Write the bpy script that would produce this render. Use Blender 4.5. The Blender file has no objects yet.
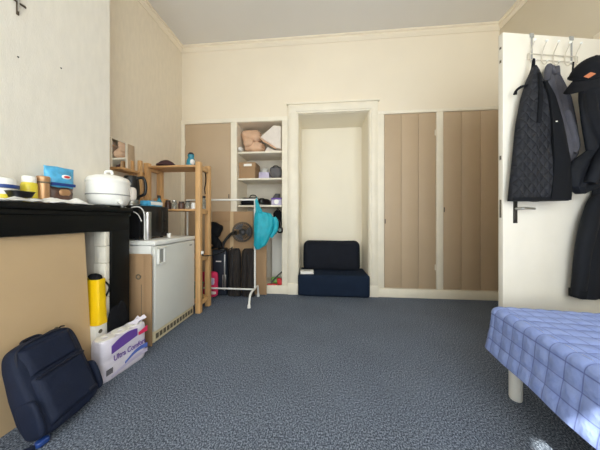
import bpy, bmesh, math, random
from mathutils import Vector, Matrix, noise
random.seed(7)
PI = math.pi
SC = bpy.context.scene
COL = SC.collection
def R(d): return math.radians(d)
def lin(c): return c / 12.92 if c <= .04045 else ((c + .055) / 1.055) ** 2.4
def rgb(r, g, b): return (lin(r / 255), lin(g / 255), lin(b / 255), 1)

# ------------------------------------------------------------------ materials
def mat(name, c, rough=.6, metal=0, var=.06, vscale=8, bump=0, bscale=60, stretch=(1, 1, 1), spec=.5, alpha=1, coat=0):
    m = bpy.data.materials.new(name); m.use_nodes = True
    nt = m.node_tree; n = nt.nodes; L = nt.links
    p = n['Principled BSDF']
    p.inputs['Roughness'].default_value = rough
    p.inputs['Metallic'].default_value = metal
    p.inputs['Specular IOR Level'].default_value = spec
    if coat: p.inputs['Coat Weight'].default_value = coat
    if alpha < 1: p.inputs['Alpha'].default_value = alpha
    col = rgb(*c)
    tc = n.new('ShaderNodeTexCoord'); mp = n.new('ShaderNodeMapping')
    mp.inputs['Scale'].default_value = stretch
    L.new(tc.outputs['Object'], mp.inputs['Vector'])
    nz = n.new('ShaderNodeTexNoise'); nz.inputs['Scale'].default_value = vscale; nz.inputs['Detail'].default_value = 4
    L.new(mp.outputs['Vector'], nz.inputs['Vector'])
    rp = n.new('ShaderNodeValToRGB')
    rp.color_ramp.elements[0].position = .3; rp.color_ramp.elements[1].position = .7
    rp.color_ramp.elements[0].color = tuple(max(0, x * (1 - var)) for x in col[:3]) + (1,)
    rp.color_ramp.elements[1].color = tuple(min(1, x * (1 + var)) for x in col[:3]) + (1,)
    L.new(nz.outputs['Fac'], rp.inputs['Fac'])
    L.new(rp.outputs['Color'], p.inputs['Base Color'])
    if bump:
        nb = n.new('ShaderNodeTexNoise'); nb.inputs['Scale'].default_value = bscale; nb.inputs['Detail'].default_value = 3
        L.new(mp.outputs['Vector'], nb.inputs['Vector'])
        bp = n.new('ShaderNodeBump'); bp.inputs['Strength'].default_value = bump; bp.inputs['Distance'].default_value = .01
        L.new(nb.outputs['Fac'], bp.inputs['Height']); L.new(bp.outputs['Normal'], p.inputs['Normal'])
    return m

def carpet_mat():
    m = bpy.data.materials.new('blue_grey_carpet'); m.use_nodes = True
    nt = m.node_tree; n = nt.nodes; L = nt.links; p = n['Principled BSDF']
    p.inputs['Roughness'].default_value = .95; p.inputs['Specular IOR Level'].default_value = .15
    tc = n.new('ShaderNodeTexCoord')
    a = n.new('ShaderNodeTexNoise'); a.inputs['Scale'].default_value = 150; a.inputs['Detail'].default_value = 3; a.inputs['Roughness'].default_value = .6
    mp = n.new('ShaderNodeMapping'); mp.inputs['Scale'].default_value = (1, .8, 1)
    L.new(tc.outputs['Object'], mp.inputs['Vector']); L.new(mp.outputs['Vector'], a.inputs['Vector'])
    r = n.new('ShaderNodeValToRGB'); e = r.color_ramp.elements
    e[0].position = .38; e[0].color = rgb(54, 61, 73); e[1].position = .62; e[1].color = rgb(142, 152, 167)
    q = e.new(.5); q.color = rgb(93, 101, 116)
    L.new(a.outputs['Fac'], r.inputs['Fac'])
    b = n.new('ShaderNodeTexNoise'); b.inputs['Scale'].default_value = 2.2; b.inputs['Detail'].default_value = 3
    L.new(tc.outputs['Object'], b.inputs['Vector'])
    mr = n.new('ShaderNodeMapRange'); mr.inputs['From Min'].default_value = .3; mr.inputs['From Max'].default_value = .7
    mr.inputs['To Min'].default_value = .92; mr.inputs['To Max'].default_value = 1.07
    L.new(b.outputs['Fac'], mr.inputs['Value'])
    mx = n.new('ShaderNodeVectorMath'); mx.operation = 'SCALE'
    L.new(r.outputs['Color'], mx.inputs[0]); L.new(mr.outputs['Result'], mx.inputs['Scale'])
    L.new(mx.outputs['Vector'], p.inputs['Base Color'])
    bp = n.new('ShaderNodeBump'); bp.inputs['Strength'].default_value = .4; bp.inputs['Distance'].default_value = .004
    L.new(a.outputs['Fac'], bp.inputs['Height']); L.new(bp.outputs['Normal'], p.inputs['Normal'])
    return m

def quilt_mat():
    m = bpy.data.materials.new('blue_quilted_cotton'); m.use_nodes = True
    nt = m.node_tree; n = nt.nodes; L = nt.links; p = n['Principled BSDF']
    p.inputs['Roughness'].default_value = .75; p.inputs['Specular IOR Level'].default_value = .25
    tc = n.new('ShaderNodeTexCoord'); sp = n.new('ShaderNodeSeparateXYZ'); L.new(tc.outputs['UV'], sp.inputs[0])
    def line(o):
        d = n.new('ShaderNodeMath'); d.operation = 'DIVIDE'; d.inputs[1].default_value = QS; L.new(o, d.inputs[0])
        f = n.new('ShaderNodeMath'); f.operation = 'PINGPONG'; f.inputs[1].default_value = .5; L.new(d.outputs[0], f.inputs[0])
        g = n.new('ShaderNodeMapRange'); g.inputs['From Min'].default_value = .0; g.inputs['From Max'].default_value = .05
        L.new(f.outputs[0], g.inputs['Value']); return g.outputs['Result']
    mi = n.new('ShaderNodeMath'); mi.operation = 'MINIMUM'
    L.new(line(sp.outputs[0]), mi.inputs[0]); L.new(line(sp.outputs[1]), mi.inputs[1])
    nz = n.new('ShaderNodeTexNoise'); nz.inputs['Scale'].default_value = 16; nz.inputs['Detail'].default_value = 4; L.new(tc.outputs['UV'], nz.inputs['Vector'])
    r = n.new('ShaderNodeValToRGB'); e = r.color_ramp.elements
    e[0].position = .3; e[0].color = rgb(136, 155, 214); e[1].position = .7; e[1].color = rgb(150, 168, 222)
    L.new(nz.outputs['Fac'], r.inputs['Fac'])
    mx = n.new('ShaderNodeMix'); mx.data_type = 'RGBA'
    mx.inputs['A'].default_value = rgb(92, 104, 168)
    L.new(mi.outputs[0], mx.inputs['Factor']); L.new(r.outputs['Color'], mx.inputs['B'])
    L.new(mx.outputs['Result'], p.inputs['Base Color'])
    nb = n.new('ShaderNodeTexNoise'); nb.inputs['Scale'].default_value = 45; nb.inputs['Detail'].default_value = 3; L.new(tc.outputs['UV'], nb.inputs['Vector'])
    bp = n.new('ShaderNodeBump'); bp.inputs['Strength'].default_value = .5; bp.inputs['Distance'].default_value = .008
    L.new(nb.outputs['Fac'], bp.inputs['Height']); L.new(bp.outputs['Normal'], p.inputs['Normal'])
    return m
QS = .072

def quilted_nylon():
    m = mat('quilted_nylon', (33, 34, 39), .7, var=.12, spec=.25)
    nt = m.node_tree; n = nt.nodes; L = nt.links; p = n['Principled BSDF']
    tc = n.new('ShaderNodeTexCoord'); sp = n.new('ShaderNodeSeparateXYZ'); L.new(tc.outputs['Object'], sp.inputs[0])
    outs = []
    for s in (1, -1):
        k = n.new('ShaderNodeMath'); k.operation = 'MULTIPLY_ADD'; k.inputs[1].default_value = s * 1.5
        L.new(sp.outputs['X'], k.inputs[0]); L.new(sp.outputs['Z'], k.inputs[2])
        d = n.new('ShaderNodeMath'); d.operation = 'DIVIDE'; d.inputs[1].default_value = .075; L.new(k.outputs[0], d.inputs[0])
        f = n.new('ShaderNodeMath'); f.operation = 'PINGPONG'; f.inputs[1].default_value = .5; L.new(d.outputs[0], f.inputs[0])
        outs.append(f.outputs[0])
    mi = n.new('ShaderNodeMath'); mi.operation = 'MINIMUM'; L.new(outs[0], mi.inputs[0]); L.new(outs[1], mi.inputs[1])
    pw = n.new('ShaderNodeMath'); pw.operation = 'POWER'; pw.inputs[1].default_value = .5; L.new(mi.outputs[0], pw.inputs[0])
    bp = n.new('ShaderNodeBump'); bp.inputs['Strength'].default_value = .75; bp.inputs['Distance'].default_value = .015
    L.new(pw.outputs[0], bp.inputs['Height']); L.new(bp.outputs['Normal'], p.inputs['Normal'])
    return m

def plank_mat(name, c, sp, off):
    """painted tongue and groove board: fine vertical joints across X"""
    m = mat(name, c, .55, var=.035, vscale=3)
    nt = m.node_tree; n = nt.nodes; L = nt.links; p = n['Principled BSDF']
    return m

def glass_mat():
    m = bpy.data.materials.new('clear_glass'); m.use_nodes = True
    nt = m.node_tree; n = nt.nodes; L = nt.links; n.remove(n['Principled BSDF'])
    t = n.new('ShaderNodeBsdfTransparent'); g = n.new('ShaderNodeBsdfGlossy'); g.inputs['Roughness'].default_value = .03
    nz = n.new('ShaderNodeTexNoise'); nz.inputs['Scale'].default_value = 2
    t.inputs['Color'].default_value = (.95, .97, .96, 1)
    mx = n.new('ShaderNodeMixShader'); mx.inputs[0].default_value = .07
    L.new(t.outputs[0], mx.inputs[1]); L.new(g.outputs[0], mx.inputs[2]); L.new(mx.outputs[0], n['Material Output'].inputs['Surface'])
    return m

M = {}
M['wall_back'] = mat('cream_wall_paint', (236, 224, 203), .8, var=.025, vscale=1.5, bump=.08, bscale=90)
M['wall_chim'] = mat('pale_textured_wallpaper', (228, 222, 210), .85, var=.03, vscale=14, bump=.14, bscale=110, stretch=(1, 2.2, .6))
M['wall_alc'] = mat('beige_textured_wallpaper', (230, 218, 197), .85, var=.035, vscale=14, bump=.14, bscale=110, stretch=(1, 2.2, .6))
M['wall_right'] = mat('dull_beige_paint', (212, 200, 177), .85, var=.03, vscale=2, bump=.08)
M['ceiling'] = mat('offwhite_ceiling_paint', (222, 218, 212), .9, var=.02, vscale=1.2, bump=.08)
M['trim'] = mat('cream_gloss_paint', (236, 227, 208), .5, var=.04, vscale=6, bump=.08, bscale=35)
M['door_paint'] = mat('ivory_gloss_paint', (226, 220, 207), .45, var=.03, vscale=5, bump=.05, bscale=30)
M['wire'] = mat('cream_coated_wire', (196, 188, 174), .4)
M['niche'] = mat('ivory_paint', (241, 233, 215), .75, var=.02, vscale=2)
M['brown'] = mat('tan_painted_board', (186, 163, 135), .6, var=.03, vscale=3, bump=.05)
M['groove'] = mat('dark_joint', (160, 138, 112), .8)
M['carpet'] = carpet_mat()
M['quilt'] = quilt_mat()
M['mantel'] = mat('black_gloss_paint', (9, 10, 10), .5, spec=.25, var=.2, bump=.06, bscale=20)
M['hardboard'] = mat('tan_hardboard', (196, 168, 130), .7, var=.03, vscale=4, bump=.05)
M['card'] = mat('corrugated_cardboard', (164, 132, 98), .8, var=.05, vscale=6, stretch=(1, 1, .3))
M['brick'] = mat('white_painted_brick', (226, 220, 206), .8, var=.04, bump=.6, bscale=22)
M['plaster'] = mat('grey_plaster', (206, 198, 184), .9, var=.05, bump=.2)
M['white'] = mat('white_enamel', (232, 231, 226), .35, var=.015)
M['fridge_door'] = mat('grey_white_enamel', (214, 214, 208), .4, var=.015)
M['plastic_white'] = mat('white_plastic', (238, 236, 230), .35, var=.02)
M['grey_plastic'] = mat('grey_plastic', (150, 150, 146), .5)
M['cream_plastic'] = mat('cream_plastic', (212, 200, 168), .5)
M['black'] = mat('black_plastic', (18, 18, 20), .4, var=.15)
M['black_matte'] = mat('black_cloth', (20, 21, 25), .9, var=.25, vscale=20, bump=.3, bscale=50, spec=.2)
M['dark_slot'] = mat('dark_slot', (96, 88, 72), .8)
M['steel'] = mat('brushed_steel', (196, 194, 190), .3, 1, var=.05)
M['dark_metal'] = mat('dark_metal', (70, 68, 64), .45, .8)
M['pine'] = mat('pine_wood', (208, 164, 112), .5, var=.14, vscale=9, stretch=(4, 4, .5), bump=.05)
M['pine_flat'] = mat('pine_wood_board', (198, 152, 102), .5, var=.14, vscale=9, stretch=(.5, 4, 4), bump=.05)
M['navy'] = mat('navy_polyester', (21, 30, 52), .7, spec=.3, var=.1, vscale=20, bump=.15, bscale=120)
M['navy_dark'] = mat('dark_navy_webbing', (16, 22, 40), .7, var=.15)
M['navy_sofa'] = mat('navy_velour', (23, 35, 54), .85, var=.12, vscale=10, bump=.2, bscale=40, spec=.2)
M['charcoal_sofa'] = mat('blue_black_velour', (25, 28, 37), .85, var=.12, vscale=10, bump=.2, bscale=40, spec=.2)
M['quilted'] = quilted_nylon()
M['black_lining'] = mat('black_lining', (14, 16, 21), .85, var=.1, bump=.1, spec=.2)
M['grey_fleece'] = mat('grey_fleece', (76, 75, 82), .9, var=.1, vscale=20, bump=.25, bscale=70)
M['navyblack'] = mat('blue_black_nylon', (15, 18, 25), .75, spec=.25, var=.15, bump=.2, bscale=18)
M['orange'] = mat('orange_patch', (190, 112, 70), .7)
M['teal'] = mat('teal_nylon', (24, 160, 178), .6, var=.12, vscale=14, bump=.35, bscale=26)
M['teal_glass'] = mat('teal_glaze', (50, 130, 150), .25)
M['blue'] = mat('sky_blue_film', (78, 165, 208), .3, var=.32, vscale=22, bump=.4, bscale=35)
M['blue_dark'] = mat('deep_blue_print', (34, 64, 130), .4)
M['yellow'] = mat('yellow_plastic', (226, 208, 60), .35, var=.05)
M['yellow_bag'] = mat('yellow_carrier_plastic', (244, 200, 10), .4, var=.05, bump=.3, bscale=25)
M['copper'] = mat('coppery_tin', (190, 148, 108), .35, .5, var=.1)
M['bronze'] = mat('brown_film', (92, 66, 56), .4, var=.2)
M['maroon'] = mat('maroon_wool', (66, 38, 40), .9, var=.2, bump=.4)
M['pink'] = mat('cerise_fabric', (214, 44, 92), .6, var=.12, vscale=18)
M['red'] = mat('red_plastic', (200, 40, 48), .5)
M['green'] = mat('green_plastic', (40, 120, 96), .5)
M['lime'] = mat('light_green_plastic', (120, 170, 80), .5)
M['peach'] = mat('peach_blanket', (212, 174, 144), .9, var=.08, vscale=14, bump=.4, bscale=30)
M['duvet'] = mat('off_white_duvet', (228, 218, 208), .85, var=.05, vscale=14, bump=.4, bscale=18)
M['lavender'] = mat('lavender_card', (190, 182, 208), .6)
M['purple'] = mat('purple_print', (104, 70, 158), .4)
M['blueprint'] = mat('blue_print', (84, 108, 190), .4)
M['wrap'] = mat('shiny_white_wrap', (222, 216, 228), .22, var=.05, vscale=25, bump=.35, bscale=20)
M['paper'] = mat('white_tissue', (230, 228, 224), .85, var=.03, bump=.3, bscale=30)
M['foil'] = mat('creased_pale_paper', (206, 204, 198), .5, var=.12, vscale=20, bump=.8, bscale=25)
M['case'] = mat('dark_blue_case_shell', (34, 40, 52), .5, var=.1)
M['dark_brown'] = mat('brown_black_cloth', (40, 34, 32), .85, var=.2, bump=.3, bscale=22)
M['grey_bag'] = mat('grey_cloth', (98, 96, 98), .85, var=.12, bump=.3)
M['mirror'] = mat('mirror_glass', (225, 228, 228), .03, 1, var=.0)
M['glass_jar'] = mat('jar_glass', (150, 150, 140), .1, var=.1, alpha=.55)
M['jam'] = mat('dark_preserve', (72, 44, 34), .3)
M['glass'] = glass_mat()
M['cable'] = mat('white_cable', (228, 226, 222), .4)
M['bronze_cross'] = mat('old_bronze', (96, 84, 70), .45, .6, var=.2)

# ------------------------------------------------------------------ mesh builder
class MB:
    def __init__(s): s.b = bmesh.new()
    def _x(s, vs, X):
        if X is not None: bmesh.ops.transform(s.b, matrix=X, verts=vs)
    def box(s, x0, x1, y0, y1, z0, z1, bev=0, seg=2, X=None):
        r = bmesh.ops.create_cube(s.b, size=1)
        vs = r['verts']
        for v in vs:
            v.co = Vector(((x0 + x1) / 2 + v.co.x * (x1 - x0), (y0 + y1) / 2 + v.co.y * (y1 - y0), (z0 + z1) / 2 + v.co.z * (z1 - z0)))
        if bev:
            es = list({e for v in vs for e in v.link_edges})
            q = bmesh.ops.bevel(s.b, geom=es, offset=bev, segments=seg, profile=.5, affect='EDGES')
            vs = list({v for f in q['faces'] for v in f.verts})
        s._x(vs, X); return s
    def rings(s, rs, caps=True, closed=True, loop=False):
        vr = [[s.b.verts.new(p) for p in r] for r in rs]
        n = len(vr[0])
        for i in range(len(vr) - (0 if loop else 1)):
            a, b = vr[i], vr[(i + 1) % len(vr)]
            for j in range(n if closed else n - 1):
                k = (j + 1) % n
                try: s.b.faces.new((a[j], a[k], b[k], b[j]))
                except ValueError: pass
        if caps and closed and not loop:
            for r, fl in ((vr[0], True), (vr[-1], False)):
                try: s.b.faces.new(r[::-1] if fl else r)
                except ValueError: pass
        return s
    def cyl(s, p0, p1, r0, r1=None, n=20):
        return s.tube([p0, p1], r0 if r1 is None else [r0, r1], n, False)
    def tube(s, pts, r, n=8, smooth=True, sub=6, squash=1):
        pts = [Vector(p) for p in pts]
        rr = list(r) if isinstance(r, (list, tuple)) else [r] * len(pts)
        if smooth and len(pts) > 2:
            P, Q = [], []
            e = [pts[0]] + pts + [pts[-1]]
            for i in range(len(pts) - 1):
                for k in range(sub):
                    t = k / sub; a, b, c, d = e[i], e[i + 1], e[i + 2], e[i + 3]
                    P.append(.5 * (2 * b + (c - a) * t + (2 * a - 5 * b + 4 * c - d) * t * t + (3 * b - a - 3 * c + d) * t ** 3))
                    Q.append(rr[i] + (rr[i + 1] - rr[i]) * t)
            P.append(pts[-1]); Q.append(rr[-1]); pts, rr = P, Q
        rs = []; up = None
        for i, p in enumerate(pts):
            t = (pts[min(i + 1, len(pts) - 1)] - pts[max(i - 1, 0)]).normalized()
            if up is None:
                up = Vector((0, 0, 1)) if abs(t.z) < .9 else Vector((0, 1, 0))
            u = up - t * up.dot(t)
            if u.length < 1e-6: u = t.orthogonal()
            u.normalize(); up = u; w = t.cross(u)
            rs.append([p + (u * math.cos(2 * PI * k / n) + w * math.sin(2 * PI * k / n) * squash) * rr[i] for k in range(n)])
        return s.rings(rs)
    def lathe(s, prof, c=(0, 0, 0), n=28, X=None):
        v0 = len(s.b.verts)
        rs = [[Vector((c[0] + max(r, 1e-4) * math.cos(2 * PI * k / n), c[1] + max(r, 1e-4) * math.sin(2 * PI * k / n), c[2] + z)) for k in range(n)] for r, z in prof]
        s.rings(rs)
        if X is not None:
            s.b.verts.ensure_lookup_table(); s._x(s.b.verts[v0:], X)
        return s
    def sup(s, c, a, e=.45, f=.45, nu=36, nv=20, lump=0, ls=6, X=None, seed=0):
        """superellipsoid: soft box with half sizes a; lump displaces it with noise"""
        v0 = len(s.b.verts)
        def pw(x, k): return math.copysign(abs(x) ** k, x)
        rs = []
        for i in range(nv + 1):
            ph = -PI / 2 + PI * i / nv; cp, sp_ = math.cos(ph), math.sin(ph)
            if i in (0, nv): cp = 1e-3
            r = []
            for j in range(nu):
                th = 2 * PI * j / nu
                p = Vector((a[0] * pw(cp, e) * pw(math.cos(th), f), a[1] * pw(cp, e) * pw(math.sin(th), f), a[2] * pw(sp_, e)))
                if lump:
                    q = Vector((p.x * ls + seed, p.y * ls, p.z * ls))
                    p += p.normalized() * lump * noise.noise(q)
                r.append(p + Vector(c))
            rs.append(r)
        s.rings(rs)
        if X is not None:
            s.b.verts.ensure_lookup_table(); s._x(s.b.verts[v0:], X)
        return s
    def patch(s, fn, nu, nv, th):
        """thin closed sheet: fn(u, v) -> (point, normal), u and v in 0..1"""
        F = [[fn(i / nu, j / nv) for j in range(nv + 1)] for i in range(nu + 1)]
        A = [[s.b.verts.new(Vector(p)) for p, q in r] for r in F]
        B = [[s.b.verts.new(Vector(p) - Vector(q) * th) for p, q in r] for r in F]
        for i in range(nu):
            for j in range(nv):
                s.b.faces.new((A[i][j], A[i + 1][j], A[i + 1][j + 1], A[i][j + 1]))
                s.b.faces.new((B[i][j], B[i][j + 1], B[i + 1][j + 1], B[i + 1][j]))
        for i in range(nu):
            s.b.faces.new((A[i][0], B[i][0], B[i + 1][0], A[i + 1][0])); s.b.faces.new((A[i][nv], A[i + 1][nv], B[i + 1][nv], B[i][nv]))
        for j in range(nv):
            s.b.faces.new((A[0][j], A[0][j + 1], B[0][j + 1], B[0][j])); s.b.faces.new((A[nu][j], B[nu][j], B[nu][j + 1], A[nu][j + 1]))
        return s
    def prism(s, poly, z0, z1, X=None):
        v0 = len(s.b.verts)
        s.rings([[Vector((x, y, z0)) for x, y in poly], [Vector((x, y, z1)) for x, y in poly]])
        if X is not None:
            s.b.verts.ensure_lookup_table(); s._x(s.b.verts[v0:], X)
        return s
    def torus(s, c, Rr, r, n=32, k=8, X=None):
        v0 = len(s.b.verts)
        rs = [[Vector(c) + Vector(((Rr + r * math.cos(2 * PI * j / k)) * math.cos(2 * PI * i / n), (Rr + r * math.cos(2 * PI * j / k)) * math.sin(2 * PI * i / n), r * math.sin(2 * PI * j / k))) for j in range(k)] for i in range(n)]
        s.rings(rs, loop=True)
        if X is not None:
            s.b.verts.ensure_lookup_table(); s._x(s.b.verts[v0:], X)
        return s
    def build(s, name, m, parent=None, loc=(0, 0, 0), rot=None, ang=38):
        bmesh.ops.recalc_face_normals(s.b, faces=s.b.faces)
        me = bpy.data.meshes.new(name)
        if rot is None and parent is None and any(loc): bmesh.ops.translate(s.b, verts=s.b.verts, vec=-Vector(loc))
        s.b.to_mesh(me); s.b.free()
        for p in me.polygons: p.use_smooth = True
        me.set_sharp_from_angle(angle=R(ang))
        me.materials.append(M[m])
        o = bpy.data.objects.new(name, me); COL.objects.link(o); o.location = loc
        if rot is not None: o.rotation_euler = rot
        if parent is not None: o.parent = parent
        return o

def thing(name, label, cat, loc=(0, 0, 0), rot=(0, 0, 0), group=None):
    o = bpy.data.objects.new(name, None); COL.objects.link(o); o.empty_display_size = .1
    o.location = loc; o.rotation_euler = rot
    return tag(o, label, cat, group)
def tag(o, label, cat, group=None):
    o['label'] = label; o['category'] = cat
    if group: o['group'] = group
    return o
def struct(o): o['kind'] = 'structure'; return o
def copy_tree(o, parent=None):
    c = o.copy(); COL.objects.link(c)
    if parent is not None: c.parent = parent
    for ch in list(o.children): copy_tree(ch, c)
    return c
def text(name, body, size, m, parent, loc, rot, ext=.0006, squeeze=1):
    cu = bpy.data.curves.new(name, 'FONT'); cu.body = body; cu.size = size; cu.extrude = ext; cu.align_x = 'LEFT'; cu.offset = size * .012
    t = bpy.data.objects.new(name, cu); COL.objects.link(t)
    bpy.context.view_layer.update()
    me = bpy.data.meshes.new_from_object(t.evaluated_get(bpy.context.evaluated_depsgraph_get()))
    bpy.data.objects.remove(t)
    me.materials.clear(); me.materials.append(M[m])
    o = bpy.data.objects.new(name, me); COL.objects.link(o); o.parent = parent; o.location = loc; o.rotation_euler = rot; o.scale = (squeeze, 1, 1)
    return o

# ------------------------------------------------------------------ room shell
XL, XR, YB, YF, ZC = -2.0, 2.26, 3.08, -.95, 3.51
struct(MB().box(XL - .2, XR + .2, YF - .2, YB + .7, -.1, 0).build('floor', 'carpet'))
struct(MB().box(XL - .2, XR + .2, YF - .2, YB + .7, ZC, ZC + .1).build('ceiling', 'ceiling'))
struct(MB().box(XL - .15, XL, YF - .2, YB + .7, 0, ZC).build('wall_left', 'wall_alc'))
# chimney breast with a fireplace opening
CX, CY1, CY0 = -1.66, 1.63, -.1
w = MB()
w.box(XL, CX, 1.48, CY1, 0, ZC); w.box(XL, CX, CY0, .12, 0, ZC); w.box(XL, CX, .12, 1.48, .96, ZC)
struct(w.build('wall_chimney', 'wall_chim'))
struct(MB().box(XL + .001, XL + .04, .12, 1.48, 0, .96).build('wall_fireplace', 'plaster'))
# right wall with the doorway opening (door stands open into the room)
w = MB()
w.box(XR, XR + .15, 1.94, YB + .7, 0, ZC); w.box(XR, XR + .15, YF - .2, .98, 0, ZC); w.box(XR, XR + .15, .98, 1.94, 2.42, ZC)
struct(w.build('wall_right', 'wall_right'))
struct(MB().box(XR + .15, XR + .2, .7, 2.2, 0, 2.7).build('wall_hall', 'wall_right'))
w = MB()
w.box(XR - .018, XR - .001, 1.955, 2.075, 0, 2.54, .004); w.box(XR - .018, XR - .001, .84, .965, 0, 2.54, .004); w.box(XR - .02, XR - .0015, .839, 2.076, 2.43, 2.542, .004)
struct(w.build('trim_1', 'trim'))
# back wall: header, piers, cupboard cavity and alcove
w = MB()
D = YB + .6
w.box(XL, XR, YB, D, 2.47, ZC)
w.box(XL, -1.175, YB, D, 0, 2.47)
w.box(-.534, -.312, YB, D, 0, 2.47)
w.box(.64, XR, YB, D, 0, 2.47)
w.box(-1.175, -.534, YB, D, 2.385, 2.47)
w.box(-1.175, -.534, YB, D, 0, .105)
w.box(-1.175, -.534, YB + .42, D, .105, 2.385)
struct(w.build('wall_back', 'wall_back'))
struct(MB().box(-.312, .64, YB + .5, D, 0, 2.47).box(-.312, .64, YB + .001, D - .1, 2.462, 2.469).box(-.312, -.306, YB + .001, D - .1, 0, 2.462).box(.634, .64, YB + .001, D - .1, 0, 2.462).build('wall_alcove', 'niche'))
# window wall behind the viewpoint
WX0, WX1, WZ0, WZ1 = -.23, 1.9, .45, 3.05
w = MB()
LX0, LX1, LZ1 = -1.72, -.55, 2.6  # opening for the added left window, head kept low so its sun stays off-frame
w.box(XL, LX0, YF - .2, YF, 0, ZC); w.box(LX1, WX0, YF - .2, YF, 0, ZC); w.box(LX0, LX1, YF - .2, YF, 0, WZ0); w.box(LX0, LX1, YF - .2, YF, LZ1, ZC); w.box(WX1, XR, YF - .2, YF, 0, ZC); w.box(WX0, WX1, YF - .2, YF, 0, WZ0); w.box(WX0, WX1, YF - .2, YF, WZ1, ZC)
struct(w.build('wall_front', 'wall_back'))
def window(name, x0, x1, z0, z1, mull, trans):
    w = MB()
    for x in mull: w.box(x, x + .05, YF - .14, YF - .09, z0, z1, .004)
    for z in trans: w.box(x0, x1, YF - .139, YF - .091, z, z + .05, .004)
    o = struct(w.build(name, 'trim'))
    MB().box(x0 + .02, x1 - .02, YF - .118, YF - .112, z0 + .02, z1 - .02).build('pane', 'glass', o)
    MB().box(x0 - .05, x1 + .05, YF - .2, YF + .08, z0 - .04, z0 - .002, .006).build('window_sill', 'trim', o)
    po = bpy.data.lights.new('window_portal', 'AREA'); po.shape = 'RECTANGLE'; po.size = x1 - x0; po.size_y = z1 - z0
    po.cycles.is_portal = True
    o = bpy.data.objects.new('window_portal', po); COL.objects.link(o); o.location = ((x0 + x1) / 2, YF - .21, (z0 + z1) / 2); o.rotation_euler = (R(90), 0, 0)
window('window_1', WX0, WX1, WZ0, WZ1, (WX0, WX0 + 1.04, WX1 - .05), (WZ0, 2.35, WZ1 - .05))
window('added_window', LX0, LX1, WZ0, LZ1, (LX0, (LX0 + LX1) / 2 - .025, LX1 - .05), (WZ0, LZ1 - .05))  # extra unseen window, added to lighten the dark right back corner

# cornice, plinth, casings and cupboard framing (all flush with the back wall)
def bead(w, p0, p1, out, down=(0, 0, -1), wd=.085, dp=.045):
    p0, p1, o, d = map(Vector, (p0, p1, out, down))
    prof = [(0, 0), (dp, 0), (dp, .022), (dp * .62, .026), (dp * .62, .055), (dp * .5, .06), (dp * .2, wd), (0, wd)]
    w.rings([[p + o * a + d * b for a, b in prof] for p in (p0, p1)])
w = MB(); bead(w, (XL + .001, YB - .001, ZC - .001), (XR - .001, YB - .001, ZC - .001), (0, -1, 0)); struct(w.build('trim_2', 'wall_back'))
w = MB(); bead(w, (XL + .001, CY1 + .001, ZC - .001), (XL + .001, YB - .03, ZC - .001), (1, 0, 0)); struct(w.build('trim_3', 'wall_back'))
w = MB(); bead(w, (XR - .001, YF, ZC - .001), (XR - .001, YB - .03, ZC - .001), (-1, 0, 0)); struct(w.build('trim_4', 'wall_back'))
w = MB(); w.box(-.448, -.312, YB - .03, YB - .001, 0, 2.6, .005); w.box(-.425, -.335, YB - .04, YB - .02, .16, 2.56, .006)
w.box(.64, .75, YB - .03, YB - .001, 0, 2.6, .005); w.box(.662, .728, YB - .04, YB - .02, .16, 2.56, .006)
w.box(-.4475, .7495, YB - .032, YB - .0015, 2.467, 2.602, .005); w.box(-.424, .727, YB - .042, YB - .022, 2.49, 2.572, .006); w.box(-.465, .767, YB - .05, YB - .001, 2.588, 2.612, .006)
w.box(-.452, -.308, YB - .045, YB - .001, 0, .15, .005); w.box(.636, .754, YB - .045, YB - .001, 0, .15, .005)
struct(w.build('trim_5', 'trim'))
w = MB()
w.box(.75, .832, YB - .022, YB - .001, .115, 2.44, .003); w.box(1.488, 1.572, YB - .022, YB - .001, .115, 2.44, .003)
w.box(.7512, XR - .001, YB - .024, YB - .0015, 2.415, 2.457, .003)
struct(w.build('trim_6', 'trim'))
w = MB()
w.box(XL + .0015, -1.947, YB - .022, YB - .001, .115, 2.44, .003); w.box(-1.262, -1.175, YB - .022, YB - .001, .115, 2.44, .003); w.box(-.534, -.452, YB - .022, YB - .001, .115, 2.44, .003)
w.box(XL + .001, -.4535, YB - .024, YB - .0015, 2.387, 2.443, .003)
struct(w.build('trim_7', 'trim'))
struct(MB().box(.755, XR - .001, YB - .03, YB - .001, 0, .114, .004).build('baseboard_back', 'trim'))
struct(MB().box(XL + .001, -.454, YB - .03, YB - .001, 0, .114, .004).build('baseboard_left', 'trim'))

def cupboard_door(label, x0, x1, z0, z1, planks, hinge_x, key_x, spots):
    root = thing('wall_cupboard', label, 'cupboard', (x0, YB - .016, z0), group='tan cupboards along the back wall')
    W, Hh = x1 - x0, z1 - z0
    w = MB(); g = .003
    pw = W / planks
    for i in range(planks):
        w.box(i * pw + (g / 2 if i else 0.002), (i + 1) * pw - (g / 2 if i < planks - 1 else .002), 0, .014, .002, Hh - .002, .003)
    t = w.build('door', 'brown', root)
    if planks > 1: MB().box(.01, W - .01, .008, .0145, .01, Hh - .01).build('backing_board', 'groove', t)
    for z in (.25, Hh - .3):
        MB().box(hinge_x - .008, hinge_x + .008, -.006, .004, z, z + .07, .002).cyl((hinge_x, -.007, z - .004), (hinge_x, -.007, z + .074), .004, n=8).build('hinge', 'trim', t)
    MB().box(key_x - .006, key_x + .006, -.003, .004, spots, spots + .06, .002).build('keyhole_plate', 'dark_metal', t)
    return root
cupboard_door('tan wall cupboard with plain jointless door, left of the open shelves', -1.945, -1.264, .12, 2.386, 1, .0, .655, 1.2)
cupboard_door('tan wall cupboard with planked door, beside the cream alcove casing', .834, 1.486, .12, 2.413, 3, .642, .012, .85)
cupboard_door('tan wall cupboard with planked door in the corner, right of the cream stile', 1.574, 2.252, .12, 2.413, 3, .67, .012, 1.0)

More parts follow.
